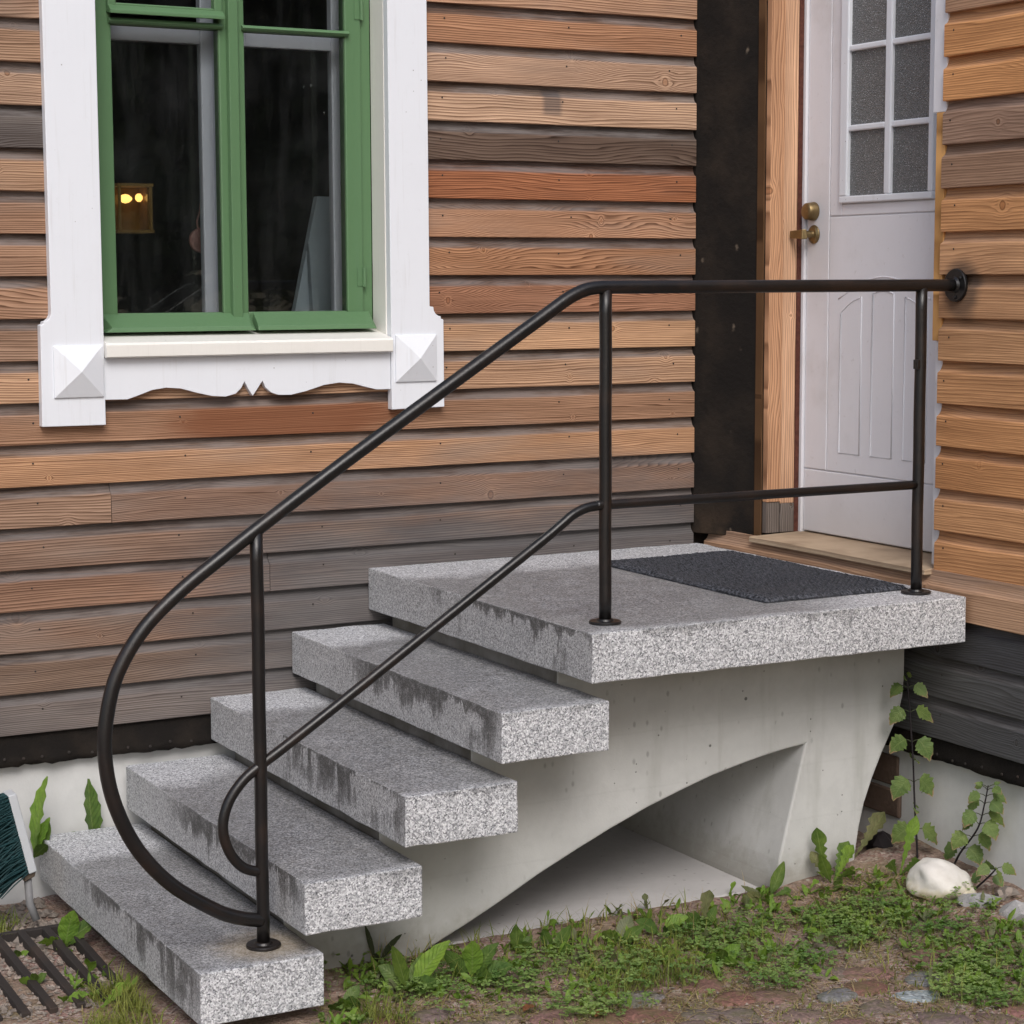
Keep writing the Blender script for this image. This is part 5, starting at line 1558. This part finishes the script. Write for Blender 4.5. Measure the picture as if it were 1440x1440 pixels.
# ------------------------------------------------------------------ broom
br = tag(empty('broom', (0.56, -0.25, 0.03)), 'broom with teal bristles and pale block leaning by the plinth', 'broom')
binv = Matrix.Translation((-0.56, 0.25, -0.03))
A0, A1 = Vector((0.545, -0.25, 0.385)), Vector((0.597, -0.25, 0.155))
ax = (A1 - A0).normalized()
per = Vector((-ax.z, 0, ax.x)).normalized()
if per.x < 0: per = -per
def bsub(mb, name, mat, **k):
    o = mb.build(name, mat, None, **k); o.parent = br; o.matrix_parent_inverse = binv; return o
def bcorner(t, s, y): return tuple(A0 + (A1 - A0) * t + per * s + Vector((0, y, 0)))
bsub(MB().hexa([bcorner(0, -0.012, -0.03), bcorner(0, 0.012, -0.03), bcorner(0, 0.012, 0.03), bcorner(0, -0.012, 0.03),
                bcorner(1, -0.012, -0.03), bcorner(1, 0.012, -0.03), bcorner(1, 0.012, 0.03), bcorner(1, -0.012, 0.03)]), 'block', M['broomwood'], bevel=0.003)
bsub(MB().hexa([bcorner(1.0005, -0.022, -0.022), bcorner(1.0005, 0.011, -0.022), bcorner(1.0005, 0.011, 0.022), bcorner(1.0005, -0.022, 0.022),
                bcorner(1.09, -0.028, -0.018), bcorner(1.07, 0.004, -0.018), bcorner(1.07, 0.004, 0.018), bcorner(1.09, -0.028, 0.018)]), 'socket', M['broomend'], bevel=0.003)
bsub(MB().tube([bcorner(1.06, -0.012, 0), (0.592, -0.25, 0.06), (0.607, -0.262, 0.012)], 0.011, 14), 'handle', M['alu'], smooth=True)
bt = MB()
rb = random.Random(5)
for i in range(26):
    for j in range(5):
        t = (i + 0.5) / 26
        c = Vector(bcorner(t, -0.012, -0.026 + 0.013 * j))
        for k in range(7):
            d = (-per * 1.0 + ax * rb.uniform(-0.22, 0.38) + Vector((0, rb.uniform(-0.35, 0.35), 0))).normalized()
            l = rb.uniform(0.095, 0.145)
            s = c + ax * rb.uniform(-0.003, 0.003) + Vector((0, rb.uniform(-0.003, 0.003), 0))
            bt.tube([s, s + d * l * 0.5 + ax * 0.003, s + d * l + ax * 0.012], [0.0020, 0.0021, 0.0014], 4)
bo_ = bsub(bt, 'bristles', M['bristle'])
bo_['kind'] = 'stuff'

if 'rustleaf' not in M: M['rustleaf'] = make_leaf('fallen_leaf', (0.20, 0.075, 0.04, 1), (0.30, 0.12, 0.06, 1))
M['litter'] = make_leaf('leaf_litter', (0.13, 0.085, 0.05, 1), (0.34, 0.26, 0.17, 1))
scatter('leaf_litter', 'crumbled brown leaf bits scattered over the soil', 'litter', [(1.4, -1.5, 0.4), (2.2, -1.7, 0.5), (2.7, -1.5, 0.35), (0.7, -1.15, 0.3), (2.0, -1.4, 0.4)], 800,
        lambda mb, x, y, z, rg: leaf_geo(mb, (x, y, z + 0.004), rg.uniform(0, 6.28), R(rg.uniform(-6, 25)), rg.uniform(0.008, 0.024), rg.uniform(0.005, 0.012), 'spoon', rg.uniform(-1.5, 0.5), 0.5, rows=4, roll=rg.uniform(-0.5, 0.5)), 25)
# fallen leaves
for (x, y, m, az, lab) in ((1.46, -1.55, 'rust', 20, 'rust-brown fallen leaf left of the pair in front of the stairs'), (1.64, -1.66, 'rust', 200, 'curled orange-brown fallen leaf lying among the clover')):
    mb = MB()
    leaf_geo(mb, (0, 0, 0.006), R(az), R(12), 0.05, 0.028, 'spoon', -0.4, 0.5, rows=8)
    if 'rustleaf' not in M: M['rustleaf'] = make_leaf('fallen_leaf', (0.20, 0.075, 0.04, 1), (0.30, 0.12, 0.06, 1))
    tag(leaf_build(mb, 'fallen_leaf', M['rustleaf'], None, G(x, y, 0.006)), lab, 'leaf')

# ------------------------------------------------------------------ trees across the yard (mirrored in the window panes)
M['treeleaf'] = make_leaf('tree_leaf', (0.09, 0.12, 0.05, 1), (0.18, 0.21, 0.09, 1), rib=0.1)
M['bark'] = flat('bark', (0.22, 0.19, 0.16, 1), 0.9, 0.1, nscale=12, namt=0.6, bd=0.02)
def tree(label, x, y, h, r, seed):
    rr = random.Random(seed)
    e = tag(empty('broadleaf_tree', (x, y, 0)), label, 'tree', 'trees across the yard')
    tr = MB()
    path = [Vector((0.25 * mn.noise(Vector((seed, t * 3, 0))), 0.25 * mn.noise(Vector((seed, t * 3, 7))), h * 0.86 * t - 0.1)) for t in [i / 8 for i in range(9)]]
    tr.tube(path, [0.22 * (1 - 0.8 * i / 8) for i in range(9)], 10)
    for k in range(9):
        p = path[2 + k % 6]
        a = rr.uniform(0, 6.28)
        q = p + Vector((math.cos(a) * r * 0.7, math.sin(a) * r * 0.7, rr.uniform(0.4, 1.6)))
        tr.tube([p, (p + q) / 2 + Vector((0, 0, 0.2)), q], [0.07, 0.045, 0.015], 6)
    tr.build('trunk', M['bark'], e, smooth=True)
    cl = MB()
    clumps = []
    for k in range(int(56 * max(1, r / 3.2) ** 2)):
        a, t = rr.uniform(0, 6.28), rr.random()
        rad = r * math.sin(math.pi * (0.12 + 0.80 * t)) ** 0.6 * rr.uniform(0.35, 1.0)
        clumps.append((math.cos(a) * rad, math.sin(a) * rad, h * (0.14 + 0.84 * t), rr.uniform(0.5, 0.95)))
    for (cx, cy, cz, cr) in clumps:
        for _ in range(150):
            d = Vector((rr.gauss(0, 1), rr.gauss(0, 1), rr.gauss(0, 0.8)))
            d = d.normalized() * cr * rr.random() ** 0.4
            p = Vector((cx, cy, cz)) + d
            u = Vector((rr.gauss(0, 1), rr.gauss(0, 1), rr.gauss(0, 0.5))).normalized() * rr.uniform(0.10, 0.21)
            w = u.orthogonal().normalized() * u.length * 0.62
            b = len(cl.v)
            cl.v += [tuple(p - u), tuple(p + w), tuple(p + u), tuple(p - w)]
            cl.uv += [(0, 0), (1, 0.5), (0, 1), (-1, 0.5)]
            cl.f.append((b, b + 1, b + 2, b + 3))
    leaf_build(cl, 'crown', M['treeleaf'], e, smooth=False)
for (lab, x, y, h, r, sd) in (('dark tree across the yard mirrored far left in the window', 2.6, -17.5, 9.5, 2.4, 1),
                              ('dark tree across the yard mirrored left of the window middle', 5.2, -16.5, 10.5, 2.5, 2),
                              ('dark tree across the yard mirrored in the middle of the window', 7.4, -18.0, 11.0, 2.6, 3),
                              ('dark tree across the yard mirrored right of the window middle', 9.6, -16.0, 10.0, 2.5, 4),
                              ('dark tree across the yard mirrored at the right of the window', 12.2, -17.0, 10.5, 2.6, 5),
                              ('dark tree in the second row mirrored behind the left window pane', 4.2, -22.0, 11.0, 3.8, 7),
                              ('dark tree in the second row mirrored behind the window mullion', 8.4, -22.0, 11.5, 3.8, 8),
                              ('dark tree in the second row mirrored behind the right window pane', 12.0, -21.5, 11.0, 3.8, 9),
                              ('dark tree across the yard mirrored at the far right window edge', 14.6, -15.0, 9.0, 2.4, 6)):
    tree(lab, x, y, h + 2.0, r + 0.7, sd)
